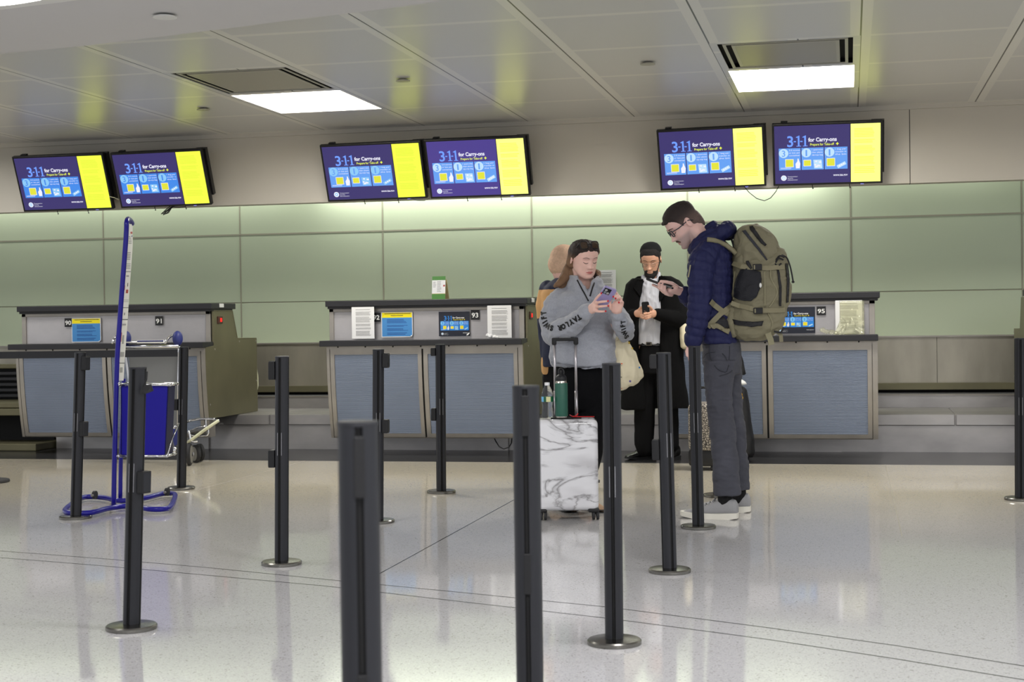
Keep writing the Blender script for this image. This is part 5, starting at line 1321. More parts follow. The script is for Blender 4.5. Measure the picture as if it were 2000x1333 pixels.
# lettering printed upside down along the sleeves
def letters(seq, size, m, tree, parent):
    q = MB()
    for ch, x, y, an, sx in seq:
        vs, fs = glyphs(ch, .06); x0, x1 = min(v[0] for v in vs), max(v[0] for v in vs); c, s = math.cos(an), math.sin(an); o = []
        for vx, vy in vs:
            a = (vx-(x0+x1)/2)*size*sx; b = -(vy-.36)*size; o.append(onsurf(tree, x+a*c-b*s, y+a*s+b*c, .0035, p(x, y, -.2)))
        q.add(o, fs, m)
    q.build('lettering', parent)
letters([('T', 1131.5, 620, 2.62, .8), ('A', 1124.5, 624.5, 2.6, .85), ('Y', 1116.5, 629.5, 2.65, .85), ('L', 1108.5, 634.5, 2.75, .85), ('O', 1101, 638.5, 2.85, .75), ('R', 1093.5, 641.5, 2.95, .85), ('S', 1078, 641.5, 3.3, .85), ('W', 1069.5, 637, 3.75, .8), ('I', 1064.5, 629.5, 4.15, .9), ('F', 1062.5, 621.5, 4.5, .8), ('T', 1062, 612.5, 4.6, .8)], 13.5, 'print_black', trH, hood)
letters([('S', 1223.5, 658, 4.0, .8), ('W', 1220, 650.5, 4.0, .8), ('I', 1217.5, 643, 4.3, .9), ('F', 1216, 636.5, 4.5, .8), ('T', 1216.5, 629.5, 4.6, .8)], 11.5, 'print_black', trH, hood)
# trousers and shoes
q = MB(); q.pxloft([(696, 1084, 1202, .12), (720, 1083, 1202, .13), (745, 1083, 1200, .13), (775, 1084, 1194, .12), (800, 1090, 1186, .09)], Y1)
q.chain([(p(1112, 745, 0), .095), (p(1107, 820, 0), .085), (p(1103, 900, .02), .078), (p(1103, 965, .03), .075)])
q.chain([(p(1164, 745, 0), .10), (p(1157, 820, 0), .085), (p(1156, 885, .02), .066), (p(1150, 930, .03), .058), (p(1148, 962, .03), .056)])
cloth('trousers', q, W, ['pants_black'], .008, 4, [(.008, (8, 8, 5), 2)])
for (hx, tx, d) in ((1150, 1177, .02), (1092, 1122, .0)):
    h_ = at(hx-2, 997, z=0); t_ = at(tx-1, 1000, z=0); e_ = (t_-h_).normalized(); shoe(W, h_-e_*.06+V((0, .09, 0)), h_+(t_-h_)+V((.02, -.07, 0)), 'shoe_tan', 'rubber', .075, .044, .018)
# her phone
def phone(ctr, lng, wid, L, Wd, Th, label, case, cat='phone', camera=True, screen=True, rnd=.012):
    lng = V(lng).normalized(); wid = V(wid); wid = (wid-lng*wid.dot(lng)).normalized(); nn = wid.cross(lng)
    if nn.dot(CF) > 0: nn = -nn        # back of the phone towards us
    mx = Matrix(((wid.x, lng.x, nn.x, ctr[0]), (wid.y, lng.y, nn.y, ctr[1]), (wid.z, lng.z, nn.z, ctr[2]), (0, 0, 0, 1)))
    t = thing('phone', label, cat, tuple(ctr)); n = 8; out = []
    for cx, cy, a0 in ((Wd/2-rnd, L/2-rnd, 0), (-Wd/2+rnd, L/2-rnd, PI/2), (-Wd/2+rnd, -L/2+rnd, PI), (Wd/2-rnd, -L/2+rnd, 1.5*PI)):
        for i in range(n+1): a = a0+PI/2*i/n; out.append((cx+rnd*math.cos(a), cy+rnd*math.sin(a)))
    q = MB(); q.prism(out, -Th/2, Th/2, 'z', case, mx); q.build('case', t, auto=40)
    q = MB(); q.prism([(x*.94, y*.97) for x, y in out], -Th/2-.0006, -Th/2+.001, 'z', 'phone_glass', mx); q.build('display', t)
    if camera:
        q = MB(); s = .042; q.bbox(-Wd/2+.006, -Wd/2+.006+s, L/2-.008-s, L/2-.008, Th/2, Th/2+.0025, .001, 'phone_black', mx)
        for (a, b) in ((.012, .012), (.030, .030), (.012, .030)): q.lathe([(.0085, 0), (.0085, .002), (.005, .0025)], (-Wd/2+.006+a, L/2-.008-b, Th/2+.0025), 14, 'chrome' if a == b else 'phone_glass', mx)
        q.build('camera_module', t, auto=40)
    return t
a_, b_ = p(1173.5, 593, -.375), p(1190, 568, -.425)
phone((a_+b_)/2, b_-a_, CR, .150, .078, .011, 'lilac phone with a black-edged camera in the hands of the person in grey', 'phone_case')
# canvas tote hanging from her elbow
q = MB()
rows = [(662, 1196, 1222, .03), (672, 1195, 1230, .045), (690, 1194, 1240, .06), (710, 1193, 1249, .07), (725, 1194, 1256, .07), (735, 1196, 1256, .065), (745, 1199, 1248, .055), (755, 1204, 1232, .04), (761, 1208, 1216, .02)]
q.pxloft(rows, 8.98, None, 28, 2.0)
me = fuse(q, .005, 4); wrinkle(me, .008, (16, 16, 6), 4, True); paint(me, ['tote_canvas'], np.zeros(len(me.polygons))); trT = bvh(me)
t = thing('tote_bag', 'cream canvas tote with small coloured marks hanging from the elbow of the person in grey', 'tote bag', tuple(at(1222, 760, y=8.98)))
link('bag', me, t)
q = MB(); q.tube(smoothpts([p(1203, 672, -.03), p(1207, 655, -.09), p(1214, 640, -.10), p(1222, 650, -.06), p(1226, 672, -.02)]), .008, 'tote_canvas', 8, flat=.5); q.build('strap', t, smooth=True)
for (x, y, w_, h_, m_) in ((1249, 718.5, 3, 3.5, 'tote_blue'), (1214.5, 711, 3, 2.5, 'tote_red'), (1214.5, 714.5, 2, 1.2, 'print_black'), (1231, 745, 4, 4, 'tote_purple'), (1229, 670, 3, 5, 'tote_yellow'), (1235, 681, 3, 4, 'tote_yellow'), (1214.5, 759, 2, 1.5, 'tote_red'), (1214, 737, 1.6, 2, 'print_black')):
    q = MB(); patch(q, [(x-w_/2, y-h_/2), (x+w_/2, y-h_/2+.6), (x+w_/2-.6, y+h_/2), (x-w_/2-.4, y+h_/2-.5)], trT, .0015, m_, 3); q.build('print', t)

# ================================================================== person behind, mostly hidden
Y4 = 10.3; Bp = thing('person', 'half-hidden person in a beige cap and navy and tan jacket behind the person in grey', 'person', tuple(at(1108, 952, z=0)))
p = lambda x, y, d=0: at(x, y, y=Y4+d)
HM = headmx(p(1102, 516), vdir(.85, -.35, -.25)); q = MB(); head(q, HM, .95)
q.chain([(HM @ V((0, -.02, -.05)), .06), (p(1102, 548), .06)]); q.pxloft([(548, 1085, 1122, .06), (560, 1066, 1140, .09), (640, 1070, 1140, .1), (730, 1072, 1138, .1)], Y4)
q.chain([(p(1070, 566), .05), (p(1068, 640), .042), (p(1072, 700, -.02), .032)]); q.chain([(p(1072, 700, -.02), (.03, .025, .03)), (p(1073, 716, -.03), (.035, .018, .03))])
for i in range(4): finger(q, [p(1066+4*i, 720, -.03), p(1066+4*i, 728, -.03), p(1067+4*i, 734, -.02)])
finger(q, [p(1081, 712, -.03), p(1084, 719, -.035), p(1084, 726, -.035)])
for x in (1085, 1122): q.chain([(p(x, 730), .09), (p(x, 840), .06), (p(x, 940), .045)])
me = fuse(q, .005, 3); paint(me, ['skin_fair'], np.zeros(len(me.polygons))); link('body', me, Bp)
q = MB(); q.chain([(HM @ V((0, -.01, .035)), (.084, .104, .10), HM.to_3x3())], n=24); q.chain([(HM @ V((0, -.03, -.01)), (.082, .086, .085), HM.to_3x3())], n=20); q.chain([(HM @ V((0, .10, .04)), (.06, .05, .006), HM.to_3x3())]); cloth('cap', q, Bp, ['cap_beige'], .005, 4, [(.0012, (120, 120, 120))])
q = MB(); q.pxloft([(543, 1088, 1118, .07), (550, 1076, 1130, .09), (560, 1062, 1146, .12), (575, 1056, 1152, .13), (640, 1058, 1152, .135), (700, 1060, 1150, .14), (716, 1060, 1150, .14)], Y4)
q.chain([(p(1070, 566), .066), (p(1064, 600), .064), (p(1067, 650), .056), (p(1071, 712, -.02), .050)])
zs = [at(1065, y, y=Y4).z for y in (566, 622, 698)]
def bidx(me):
    a = fcent(me); z = a[:, 2]; i = np.zeros(len(z)); i[(z < zs[0]) & (z > zs[1])] = 1; return i
cloth('jacket', q, Bp, ['coat_navy', 'coat_tan'], .006, 5, [(.006, (12, 12, 10), 6)], bidx)
q = MB(); q.pxloft([(697, 1058, 1084, .05), (712, 1057, 1083, .052), (726, 1058, 1082, .05), (732, 1061, 1079, .045)], Y4-.03); cloth('cuff', q, Bp, ['coat_tan'], .005, 4)
q = MB(); q.pxloft([(705, 1070, 1148, .13), (740, 1068, 1146, .13), (765, 1070, 1142, .11)], Y4)
for x in (1086, 1124): q.chain([(p(x, 740), .10), (p(x-1, 840), .08), (p(x-1, 938), .065)])
cloth('trousers', q, Bp, ['pants_black'], .008, 4)
for x in (1086, 1122): h_ = at(x, 946, z=0); shoe(Bp, h_+V((-.08, .02, 0)), h_+V((.18, -.04, 0)), 'leather_black', 'rubber')

# ================================================================== person in the long black coat
Y3 = 12.20
B = thing('person', 'bearded person in a skullcap and long open black coat holding a phone with both hands', 'person', tuple(at(1266, 893, z=0)))
p = lambda x, y, d=0: at(x, y, y=Y3+d)
HM = headmx(p(1271, 509, -.04), vdir(-.22, .87, -.42)); q = MB(); head(q, HM, 1.0)
q.chain([(HM @ V((0, -.02, -.06)), .060), (p(1274, 545, .02), .062), (p(1274, 560, .03), .07)])
q.pxloft([(556, 1245, 1306, .08), (570, 1236, 1316, .10), (620, 1240, 1314, .11), (680, 1242, 1310, .11), (705, 1244, 1308, .10)], Y3)
q.chain([(p(1238, 566), .05), (p(1230, 620, -.04), .042), (p(1244, 613, -.2), .030)]); q.chain([(p(1316, 566), .05), (p(1322, 622, -.05), .042), (p(1278, 613, -.2), .030)])
for x0, x1 in ((1260, 1257), (1303, 1308)): q.chain([(p(x0, 700), .075), (p(x0, 790), .055), (p(x1, 868, .03), .034)])
hY = -.24
q.chain([(p(1243, 613, -.2), (.027, .025, .028)), (p(1249, 612, hY), (.032, .022, .036)), (p(1254, 611, hY-.02), (.022, .018, .036))])
q.chain([(p(1279, 613, -.2), (.027, .025, .028)), (p(1273, 613, hY), (.032, .022, .036)), (p(1268, 613, hY-.02), (.022, .018, .034))])
for i, (y0, xx) in enumerate(((606, 1263), (611, 1264), (616, 1264), (620.5, 1262))): finger(q, [p(1253, y0, hY-.03), p(1258, y0+1.5, hY-.05), p(xx, y0+2.5, hY-.045)], .0105, .0085)
for i, (y0, xx) in enumerate(((613, 1259), (618, 1260), (622, 1262))): finger(q, [p(1270, y0-2, hY-.03), p(1265, y0, hY-.062), p(xx, y0+1, hY-.06)], .010, .0085)
finger(q, [p(1249, 604, hY-.02), p(1254, 600, hY-.05), p(1259, 600, hY-.055)], .011, .009); finger(q, [p(1273, 604, hY-.02), p(1269, 599.5, hY-.05), p(1266, 598, hY-.055)], .011, .009)
me = fuse(q, .0038, 3); h = in_head(me, HM); ix = np.zeros(len(h)); ix[(np.abs(h[:, 2]+.0665) < .0055*(1-(h[:, 0]/.019)**2)) & (np.abs(h[:, 0]) < .019) & (h[:, 1] > .07)] = 1
paint(me, ['skin_warm', 'lip_plain'], ix); tr3 = bvh(me); link('body', me, B)
for s in (-1, 1):
    strokes('eyebrow', B, HM, [[(s*.014, .026), (s*.028, .033), (s*.050, .028)]], .0050, 'beard', .0004, tr3, flat=.35)
    strokes('eyelashes', B, HM, [[(s*.019, .0), (s*.028, -.005), (s*.038, -.005), (s*.047, .001)]], .0028, 'lash', .0012, tr3)
glasses(B, HM, 'wire_frame', .042, .032, .033, .0, .098, round_=True, r=.0014)
q = MB(); R = HM.to_3x3()
def bfn(ph, z, x, y):
    if ph > 112: return -.012
    top = -.052 if ph < 20 else -.052-.018*(ph-20)/20 if ph < 40 else -.070+.026*(ph-40)/25 if ph < 65 else -.044+.05*(ph-65)/25 if ph < 90 else .01
    if ph > 98: top = min(top, .01-.006*(ph-98))
    k = max(0, min(1, (top-z)/.008+.5)); th = .005 if z > -.08 else .014
    m_ = math.exp(-((x/.020)**4))*math.exp(-(((z+.068)/.0095)**4)); th = th*(1-m_)-.012*m_
    return -.012+(th+.012)*k
shell(q, HM, bfn, 1.0); q.chain([(HM @ V((0, .052, -.112)), (.034, .036, .026), R)], n=14)
cloth('beard', q, B, ['beard'], .004, 3, [(.004, (60, 60, 60), 2)])
q = MB(); shell(q, HM, hairline([(0, .070), (30, .068), (45, .050), (62, .040), (72, .0), (80, -.012), (86, .020), (104, .022), (116, -.03), (180, -.055)], lambda ph, z: .009))
cloth('hair', q, B, ['beard'], .004, 3)
q = MB(); n0 = 20; prof = [(.0005, .150), (.03, .147), (.055, .137), (.075, .116), (.086, .090), (.088, .072), (.080, .072)]
mxk = HM @ Matrix.Translation((0, -.016, -.006)) @ Matrix.Rotation(.22, 4, 'X') @ Matrix.Diagonal((1, 1.14, 1, 1)); q.lathe(prof, (0, 0, 0), 32, 'velvet', mxk); q.build('skullcap', B, smooth=True)
q = MB()
q.pxloft([(546, 1256, 1292, .08, -.0), (560, 1246, 1300, .105), (600, 1246, 1300, .125), (640, 1246, 1300, .13), (672, 1247, 1298, .125)], Y3-.01)
q.chain([(p(1256, 541, -.03), .014), (p(1262, 552, -.085), .016), (p(1269, 562, -.11), .008)]); q.chain([(p(1287, 534, -.0), .010), (p(1285, 547, -.05), .013), (p(1277, 560, -.10), .012)]); q.chain([(p(1260, 542, .03), .014), (p(1286, 538, .05), .014)])
shirt, trS = cloth('shirt', q, B, ['shirt_white'], .005, 4, [(.007, (20, 20, 8), 3, True)])
q = MB()
for i in range(4): h_ = onsurf(trS, 1270-i*1.2, 572+i*28, .004); q.ell(h_, .004, 'shirt_white', 8)
q.build('buttons', shirt)
q = MB(); q.pxloft([(668, 1246, 1302, .125), (675.5, 1246, 1302, .126)], Y3-.005); q.build('belt', B, m='leather_black', auto=40)
q = MB(); a = at(1262, 668.5, y=Y3-.14); b = at(1273, 675.5, y=Y3-.14); q.bbox(a.x, b.x, Y3-.15, Y3-.138, b.z, a.z, .002, 'wire_frame'); q.bbox(a.x+.006, b.x-.01, Y3-.153, Y3-.14, b.z+.006, a.z-.006, .001, 'leather_black'); q.build('belt_buckle', B)
q = MB(); q.pxloft([(674, 1247, 1302, .12), (700, 1244, 1306, .13), (730, 1243, 1308, .12)], Y3)
q.chain([(p(1262, 720), .095), (p(1259, 800), .086), (p(1257, 866, .02), .080), (p(1258, 876, .02), .070)]); q.chain([(p(1300, 720), .095), (p(1305, 800), .086), (p(1309, 868, .02), .074)])
cloth('trousers', q, B, ['trouser_black'], .008, 4, [(.006, (8, 8, 5), 2)])
q = MB()
L = [(545, 1236, 1262), (556, 1223, 1262), (580, 1217, 1262), (620, 1216, 1257), (660, 1217, 1252), (700, 1217, 1256), (740, 1216, 1264), (780, 1213, 1268), (799, 1212, 1268)]
R_ = [(540, 1288, 1312), (548, 1287, 1326), (558, 1286, 1334), (580, 1284, 1336), (620, 1284, 1337), (660, 1283, 1335), (700, 1284, 1335), (740, 1282, 1339), (780, 1284, 1344), (797, 1284, 1346)]
q.pxloft([(r[0], r[1], r[2], .135) for r in L], Y3, None, 24); q.pxloft([(r[0], r[1], r[2], .135) for r in R_], Y3, None, 24)
q.pxloft([(540, 1245, 1310, .05, .05), (552, 1228, 1330, .07, .06), (600, 1218, 1336, .08, .07), (700, 1218, 1335, .08, .07), (798, 1214, 1344, .09, .07)], Y3)
q.chain([(p(1238, 568), .072), (p(1228, 600, -.02), .072), (p(1224, 628, -.07), .066), (p(1230, 622, -.13), .058), (p(1240, 614, -.18), .046)])
q.chain([(p(1318, 568), .072), (p(1328, 600, -.02), .076), (p(1330, 626, -.07), .072), (p(1310, 622, -.14), .060), (p(1284, 614, -.185), .047)])
coat, trC = cloth('coat', q, B, ['wool_black'], .007, 5, [(.008, (7, 7, 5), 2)])
q = MB(); patch(q, [(1246, 546), (1256, 549), (1262, 575), (1260, 598), (1250, 580), (1238, 562)], trC, .008, 'wool_black'); patch(q, [(1292, 538), (1306, 548), (1302, 572), (1286, 596), (1284, 570), (1288, 548)], trC, .008, 'wool_black'); q.build('lapel', coat, smooth=True)
shoe(B, at(1272, 897, z=0)+V((.02, .06, 0)), at(1223, 899, z=0)+V((0, -.02, 0)), 'leather_black', 'rubber', .12, .052, .022, laces='leather_black')
shoe(B, at(1320, 897, z=0)+V((.0, .07, 0)), at(1300, 899, z=0)+V((0, -.09, 0)), 'leather_black', 'rubber', .12, .052, .022, laces='leather_black')
phone(p(1261, 602, hY-.055), vdir(-.1, .2, .95), CR, .10, .058, .010, 'small black phone held in both hands of the bearded person', 'phone_black', camera=False)
q = MB(); q.pxloft([(612, 1330, 1340, .02), (640, 1328, 1344, .05), (660, 1328, 1347, .06), (678, 1330, 1350, .05), (682, 1334, 1346, .03)], 12.12, None, 20)
me = fuse(q, .006, 4); wrinkle(me, .006, (16, 16, 8), 4); paint(me, ['tote_canvas'], np.zeros(len(me.polygons))); tag(link('tote_bag', me), 'pale cloth bag just showing between the black coat and the navy down jacket', 'tote bag')
# ================================================================== person with the backpack
Y2 = 8.93
Mn = thing('person', 'tall person in navy down jacket, grey jeans and glasses carrying a backpack, in profile', 'person', tuple(at(1415, 1008, z=0)))
p = lambda x, y, d=0: at(x, y, y=Y2+d)
HM = headmx(p(1335, 439), vdir(-.76, .08, -.645)) @ Matrix.Diagonal((1, 1.06, 1, 1)); sc = 1.0
q = MB(); head(q, HM, sc, 1.0, 1.0, .9, .8)
q.chain([(HM @ V((0, -.045, -.02)), .060), (HM @ V((0, -.04, -.05)), .062), (p(1358, 452, .01), .064), (p(1378, 478, .01), .068), (p(1385, 492), .07)])
q.pxloft([(480, 1362, 1412, .12), (500, 1358, 1420, .15), (560, 1362, 1424, .15), (640, 1376, 1430, .13), (700, 1384, 1434, .12), (722, 1388, 1432, .10)], Y2)
q.chain([(p(1380, 496, -.17), .055), (p(1368, 585, -.21), .042), (p(1356, 655, -.2), .030)])
q.chain([(p(1378, 496, .17), .055), (p(1366, 590, .15), .042), (p(1333, 571, .03), .027)])
q.chain([(p(1409, 700, -.06), .07), (p(1409, 830, -.105), .05), (p(1418, 950, -.125), .030), (p(1414, 986, -.135), .026)]); q.chain([(p(1420, 700, .07), .07), (p(1433, 830, .11), .05), (p(1441, 940, .15), .030), (p(1441, 974, .165), .026)])
# hand holding the phone
hd = .0
q.chain([(p(1333, 571, .03), (.026, .024, .028)), (p(1321, 567, .01), (.030, .032, .026)), (p(1310, 568, .0), (.026, .038, .020), Matrix.Rotation(.5, 3, 'Y'))])
finger(q, [p(1309, 572, .03), p(1296, 567, .025), p(1285, 561, .02), p(1275, 556.5, .02)], .0105, .008)
finger(q, [p(1307, 574, .01), p(1296, 571, -.025), p(1287.5, 563, -.048), p(1287, 554.5, -.038)], .0105, .0085)
finger(q, [p(1309, 576, .0), p(1300, 574, -.035), p(1293.5, 565.5, -.05), p(1293.5, 557, -.038)], .0105, .0085)
finger(q, [p(1312, 577, -.01), p(1305, 576, -.035), p(1299, 568, -.048), p(1299, 560, -.038)], .010, .008)
finger(q, [p(1323, 561, -.012), p(1313, 554, -.028), p(1301, 551, -.034), p(1290.5, 550, -.03)], .012, .009)
# hanging hand
q.chain([(p(1354, 668, -.2), (.025, .022, .03)), (p(1354, 680, -.2), (.034, .017, .035)), (p(1354, 688, -.2), (.036, .016, .02))])
for i in range(4): finger(q, [p(1346.5+4.6*i, 690, -.2), p(1346+4.6*i, 700, -.205), p(1347+4.4*i, 709-abs(i-1.5)*1.5, -.195)], .009, .007)
finger(q, [p(1344, 678, -.205), p(1341, 687, -.21), p(1342, 695, -.21)], .010, .008)
me = fuse(q, .0036, 3); h = in_head(me, HM)/sc; ix = np.zeros(len(h))
r = dither(len(h)); st = (h[:, 2]+r*.03+.25*np.maximum(0, .03-h[:, 1])*0 < -.040) & (h[:, 1]+r*.03 > .0) & (h[:, 2]+r*.02 > -.135) & (np.abs(h[:, 0]) < .09); ix[st] = 1
ix[(np.abs(h[:, 2]+.068) < .0055*(1-(h[:, 0]/.021)**2)) & (np.abs(h[:, 0]) < .021) & (h[:, 1] > .07)] = 2
v_ = vin_head(me, HM); setmask(me, sst(-v_[:, 2], .028, .055)*sst(v_[:, 1], -.02, .02)*sst(v_[:, 2], -.15, -.12)*(np.abs(v_[:, 0]) < .1))
ix[ix == 1] = 0; ix[ix == 2] = 1; paint(me, ['skin_shaved', 'lip_plain'], ix); tr2 = bvh(me); link('body', me, Mn)
for s in (-1, 1):
    strokes('eyebrow', Mn, HM, [[(s*.014*sc, .026*sc), (s*.028*sc, .033*sc), (s*.050*sc, .028*sc)]], .0045, 'brow', .0004, tr2, flat=.35)
    strokes('eyelashes', Mn, HM, [[(s*.019*sc, .0), (s*.028*sc, -.005), (s*.038*sc, -.005), (s*.047*sc, .001)]], .0028, 'lash', .0012, tr2)
strokes('moustache', Mn, HM, [[(-.028*sc, -.064*sc), (-.014*sc, -.055*sc), (0, -.052*sc), (.014*sc, -.055*sc), (.028*sc, -.064*sc)]], .0080, 'brow', .001, tr2, flat=.7)
glasses(Mn, HM, 'glass_frame', .048, .036, .034, .004, .093, r=.0026, back=-.02)
q = MB(); R = HM.to_3x3(); H = lambda x, y, z: HM @ (V((x, y, z))*sc)
shell(q, HM, hairline([(0, .070), (30, .070), (44, .060), (58, .044), (70, .004), (79, -.016), (85, .016), (104, .020), (118, -.035), (145, -.085), (180, -.105)], lambda ph, z: (.013 if ph < 45 and z > .06 else .004+.009*max(0, min(1, (z-.03)/.05)))), sc)
q.chain([(H(-.028, .074, .078), (.018, .018, .012), R), (H(.028, .074, .078), (.018, .018, .012), R)], n=12)
q.chain([(H(0, -.050, .0), .062), (H(0, -.050, -.022), .063), (H(0, -.052, -.045), .058)], n=16)
def hidx(me): h = in_head(me, HM)/sc; r = dither(len(h)); return ((h[:, 2]+r*.05 < .042) & (h[:, 1]+r*.02 < .058)).astype(float)
me = fuse(q, .004, 3); wrinkle(me, .0012, (150, 150, 150)); h = vin_head(me, HM)/sc; setmask(me, sst(-h[:, 2], -.075, .01)*sst(-h[:, 1], -.075, -.045)); paint(me, ['hair_faded'], np.zeros(len(me.polygons))); link('hair', me, Mn)
# down jacket with quilted rows
q = MB()
q.pxloft([(468, 1366, 1412, .10), (478, 1357, 1424, .15), (492, 1352, 1430, .175), (520, 1349, 1434, .185), (560, 1350, 1433, .18), (600, 1354, 1432, .175), (640, 1360, 1434, .172), (658, 1364, 1440, .174), (667, 1366, 1441, .172), (671, 1370, 1440, .165)], Y2, ex=2.6)
armN = [(p(1384, 492, -.15), .075), (p(1371, 510, -.19), .078), (p(1367, 545, -.215), .074), (p(1367, 590, -.22), .069), (p(1361, 632, -.215), .063), (p(1354, 664, -.205), .052)]
armF = [(p(1380, 494, .15), .072), (p(1368, 540, .19), .070), (p(1366, 588, .17), .066), (p(1352, 586, .10), .058), (p(1338, 575, .045), .047)]
q.chain(armN); q.chain(armF)
# collar and hood folded at the neck
q.chain([(p(1352, 482, -.04), .022), (p(1357, 474, -.075), .020), (p(1372, 462, -.085), .020), (p(1388, 452, -.07), .022)])
q.chain([(p(1350, 490, -.03), .022), (p(1356, 482, -.09), .024), (p(1375, 470, -.11), .026), (p(1395, 462, -.1), .028)])
q.chain([(p(1352, 482, .06), .022), (p(1372, 462, .085), .020), (p(1390, 450, .06), .022)])
q.chain([(p(1384, 446, .0), .026), (p(1392, 440, -.02), .028), (p(1396, 452, -.04), .03)])
q.chain([(p(1400, 462, -.08), .032), (p(1414, 452, -.06), .048), (p(1422, 447, -.02), .048), (p(1424, 452, .05), .045)])
q.chain([(p(1384, 455, .06), .03), (p(1410, 452, .07), .045), (p(1424, 455, .04), .045)])
me = fuse(q, .0055, 4)
a = arr(me); nn_ = nrm(me)
def segpar(a, chain_):
    best = np.full(len(a), 1e9); par = np.zeros(len(a)); s0 = 0
    for (P0, r0), (P1, r1) in zip([c[:2] for c in chain_], [c[:2] for c in chain_[1:]]):
        P0, P1 = np.array(P0), np.array(P1); d = P1-P0; L = np.linalg.norm(d); t = np.clip(((a-P0)@d)/(L*L), 0, 1)
        dist = np.linalg.norm(a-(P0+t[:, None]*d), axis=1)-(r0+(r1-r0)*t); m_ = dist < best; best[m_] = dist[m_]; par[m_] = (s0+t*L)[m_]; s0 += L
    return best, par
b1, s1 = segpar(a, armN); b2, s2 = segpar(a, armF); z = a[:, 2]
par = np.where(b1 < .012, s1, np.where(b2 < .012, s2, z)); ptch = np.where((b1 < .012) | (b2 < .012), .046, .050)
topz = at(1400, 478, y=Y2).z; amp = np.clip((topz-z)/.04, 0, 1)
wob = np.array([noise.noise(V((v[0]*9, v[1]*9, v[2]*9)))*.006 for v in a])
puff = (np.abs(np.sin(np.pi*(par+wob)/ptch))**.6-.6)*.0085*amp
put(me, a+nn_*puff[:, None]); wrinkle(me, .005, (30, 30, 14), 2)
paint(me, ['down_navy'], np.zeros(len(me.polygons))); trJ = bvh(me); jk = link('jacket', me, Mn)
q = MB(); ribbon(q, [(1349, 518), (1347, 530), (1345, 542)], .008, trJ, Y2-.2, .003, 'pack_light'); q.build('pocket_zip', jk)
# jeans
q = MB()
q.pxloft([(656, 1376, 1437, .135), (672, 1374, 1444, .158), (686, 1373, 1446, .165), (710, 1374, 1448, .165), (730, 1376, 1446, .15)], Y2)
q.pxloft([(705, 1374, 1440, .085), (740, 1376, 1432, .088), (770, 1378, 1429, .086), (800, 1381, 1431, .082), (830, 1384, 1434, .08), (860, 1388, 1438, .078, -.01), (900, 1392, 1441, .074, -.02), (940, 1394, 1444, .074, -.03), (967, 1395, 1446, .075, -.035)], Y2-.095)
q.pxloft([(705, 1392, 1448, .085), (760, 1400, 1448, .085), (800, 1405, 1450, .082), (850, 1412, 1456, .078, .02), (900, 1417, 1461, .075, .04), (957, 1420, 1464, .075, .06)], Y2+.09)
jn, trL = cloth('jeans', q, Mn, ['jeans'], .006, 4, [(.007, (7, 7, 9), 2), (.004, (12, 12, 22), 6, True)])
q = MB()
for P_ in ([(1375, 700), (1383, 690), (1412, 692), (1424, 716)], [(1386, 672), (1386, 688), (1388, 700), (1400, 720), (1415, 727), (1421, 722), (1424, 700), (1425, 676)], [(1405, 735), (1422, 730), (1430, 724)]):
    pts = [onsurf(trL, x, y, .0015) for x, y in P_]; pts = [v for v in pts if v is not None]
    if len(pts) > 1: q.tube(smoothpts(pts, 5), .0022, 'jeans_seam', 5)
q.build('stitching', jn, smooth=True)
q = MB(); q.chain([(p(1417, 960, -.13), .046), (p(1416, 978, -.135), .044), (p(1414, 988, -.14), .036)]); cloth('sock', q, Mn, ['sock_black'], .006, 2)
q = MB(); q.chain([(p(1442, 950, .16), .046), (p(1443, 966, .17), .044), (p(1441, 976, .17), .036)]); cloth('sock', q, Mn, ['sock_black'], .006, 2)
shoe(Mn, at(1441, 1015, z=0), at(1331, 1011, z=0), 'sneaker', 'sole_white', .118, .052, .034, laces='sneaker')
shoe(Mn, at(1466, 1001, z=0), at(1358, 999, z=0), 'sneaker', 'sole_white', .118, .052, .034, laces='sneaker')
a_, b_ = p(1316, 566, .0), p(1262.5, 546, .0)
nn = V((0, 1, 0)); L_ = (b_-a_); t = phone((a_+b_)/2+V((0, 0, .003)), L_, V((.02, 1, -.12)), L_.length, .074, .009, 'dark phone held out sideways by the person with the backpack', 'phone_black', camera=False)

# ------------------------------------------------------------------ backpack
BPK = thing('backpack', 'large olive hiking backpack with black mesh pocket worn over the navy down jacket', 'backpack', tuple(at(1480, 662, y=Y2)))
q = MB(); YP = Y2
q.pxloft([(496, 1432, 1532, .13), (505, 1432, 1536, .145), (530, 1434, 1539, .155), (560, 1432, 1540, .16), (590, 1431, 1538, .16), (606, 1428, 1535, .16), (622, 1424, 1532, .165), (640, 1423, 1526, .16), (652, 1427, 1510, .145), (660, 1440, 1494, .12), (664, 1452, 1484, .09)], YP, None, 36, 3.0)
q.pxloft([(486, 1505, 1530, .08, .0), (494, 1500, 1535, .11, 0), (510, 1498, 1538, .12, 0), (560, 1500, 1542, .12, 0), (600, 1500, 1540, .12), (618, 1505, 1536, .10)], YP, None, 24, 2.6)
me = fuse(q, .006, 5); wrinkle(me, .009, (8, 8, 8), 4); wrinkle(me, .008, (10, 10, 15), 7, True); paint(me, ['pack_green'], np.zeros(len(me.polygons))); trB = bvh(me); main = link('main_compartment', me, BPK)
q = MB(); q.pxloft([(441.5, 1462, 1480, .06), (445, 1450, 1490, .10), (452, 1442, 1500, .13), (462, 1437, 1509, .145), (474, 1436, 1517, .155), (486, 1434, 1523, .16), (497, 1434, 1526, .158), (508, 1436, 1520, .15), (516, 1440, 1508, .14)], YP-.005, None, 36, 2.4)
me = fuse(q, .006, 4); wrinkle(me, .008, (10, 10, 12), 9); wrinkle(me, .009, (12, 12, 13), 3, True); paint(me, ['pack_green'], np.zeros(len(me.polygons))); trD = bvh(me); lid = link('lid', me, BPK)
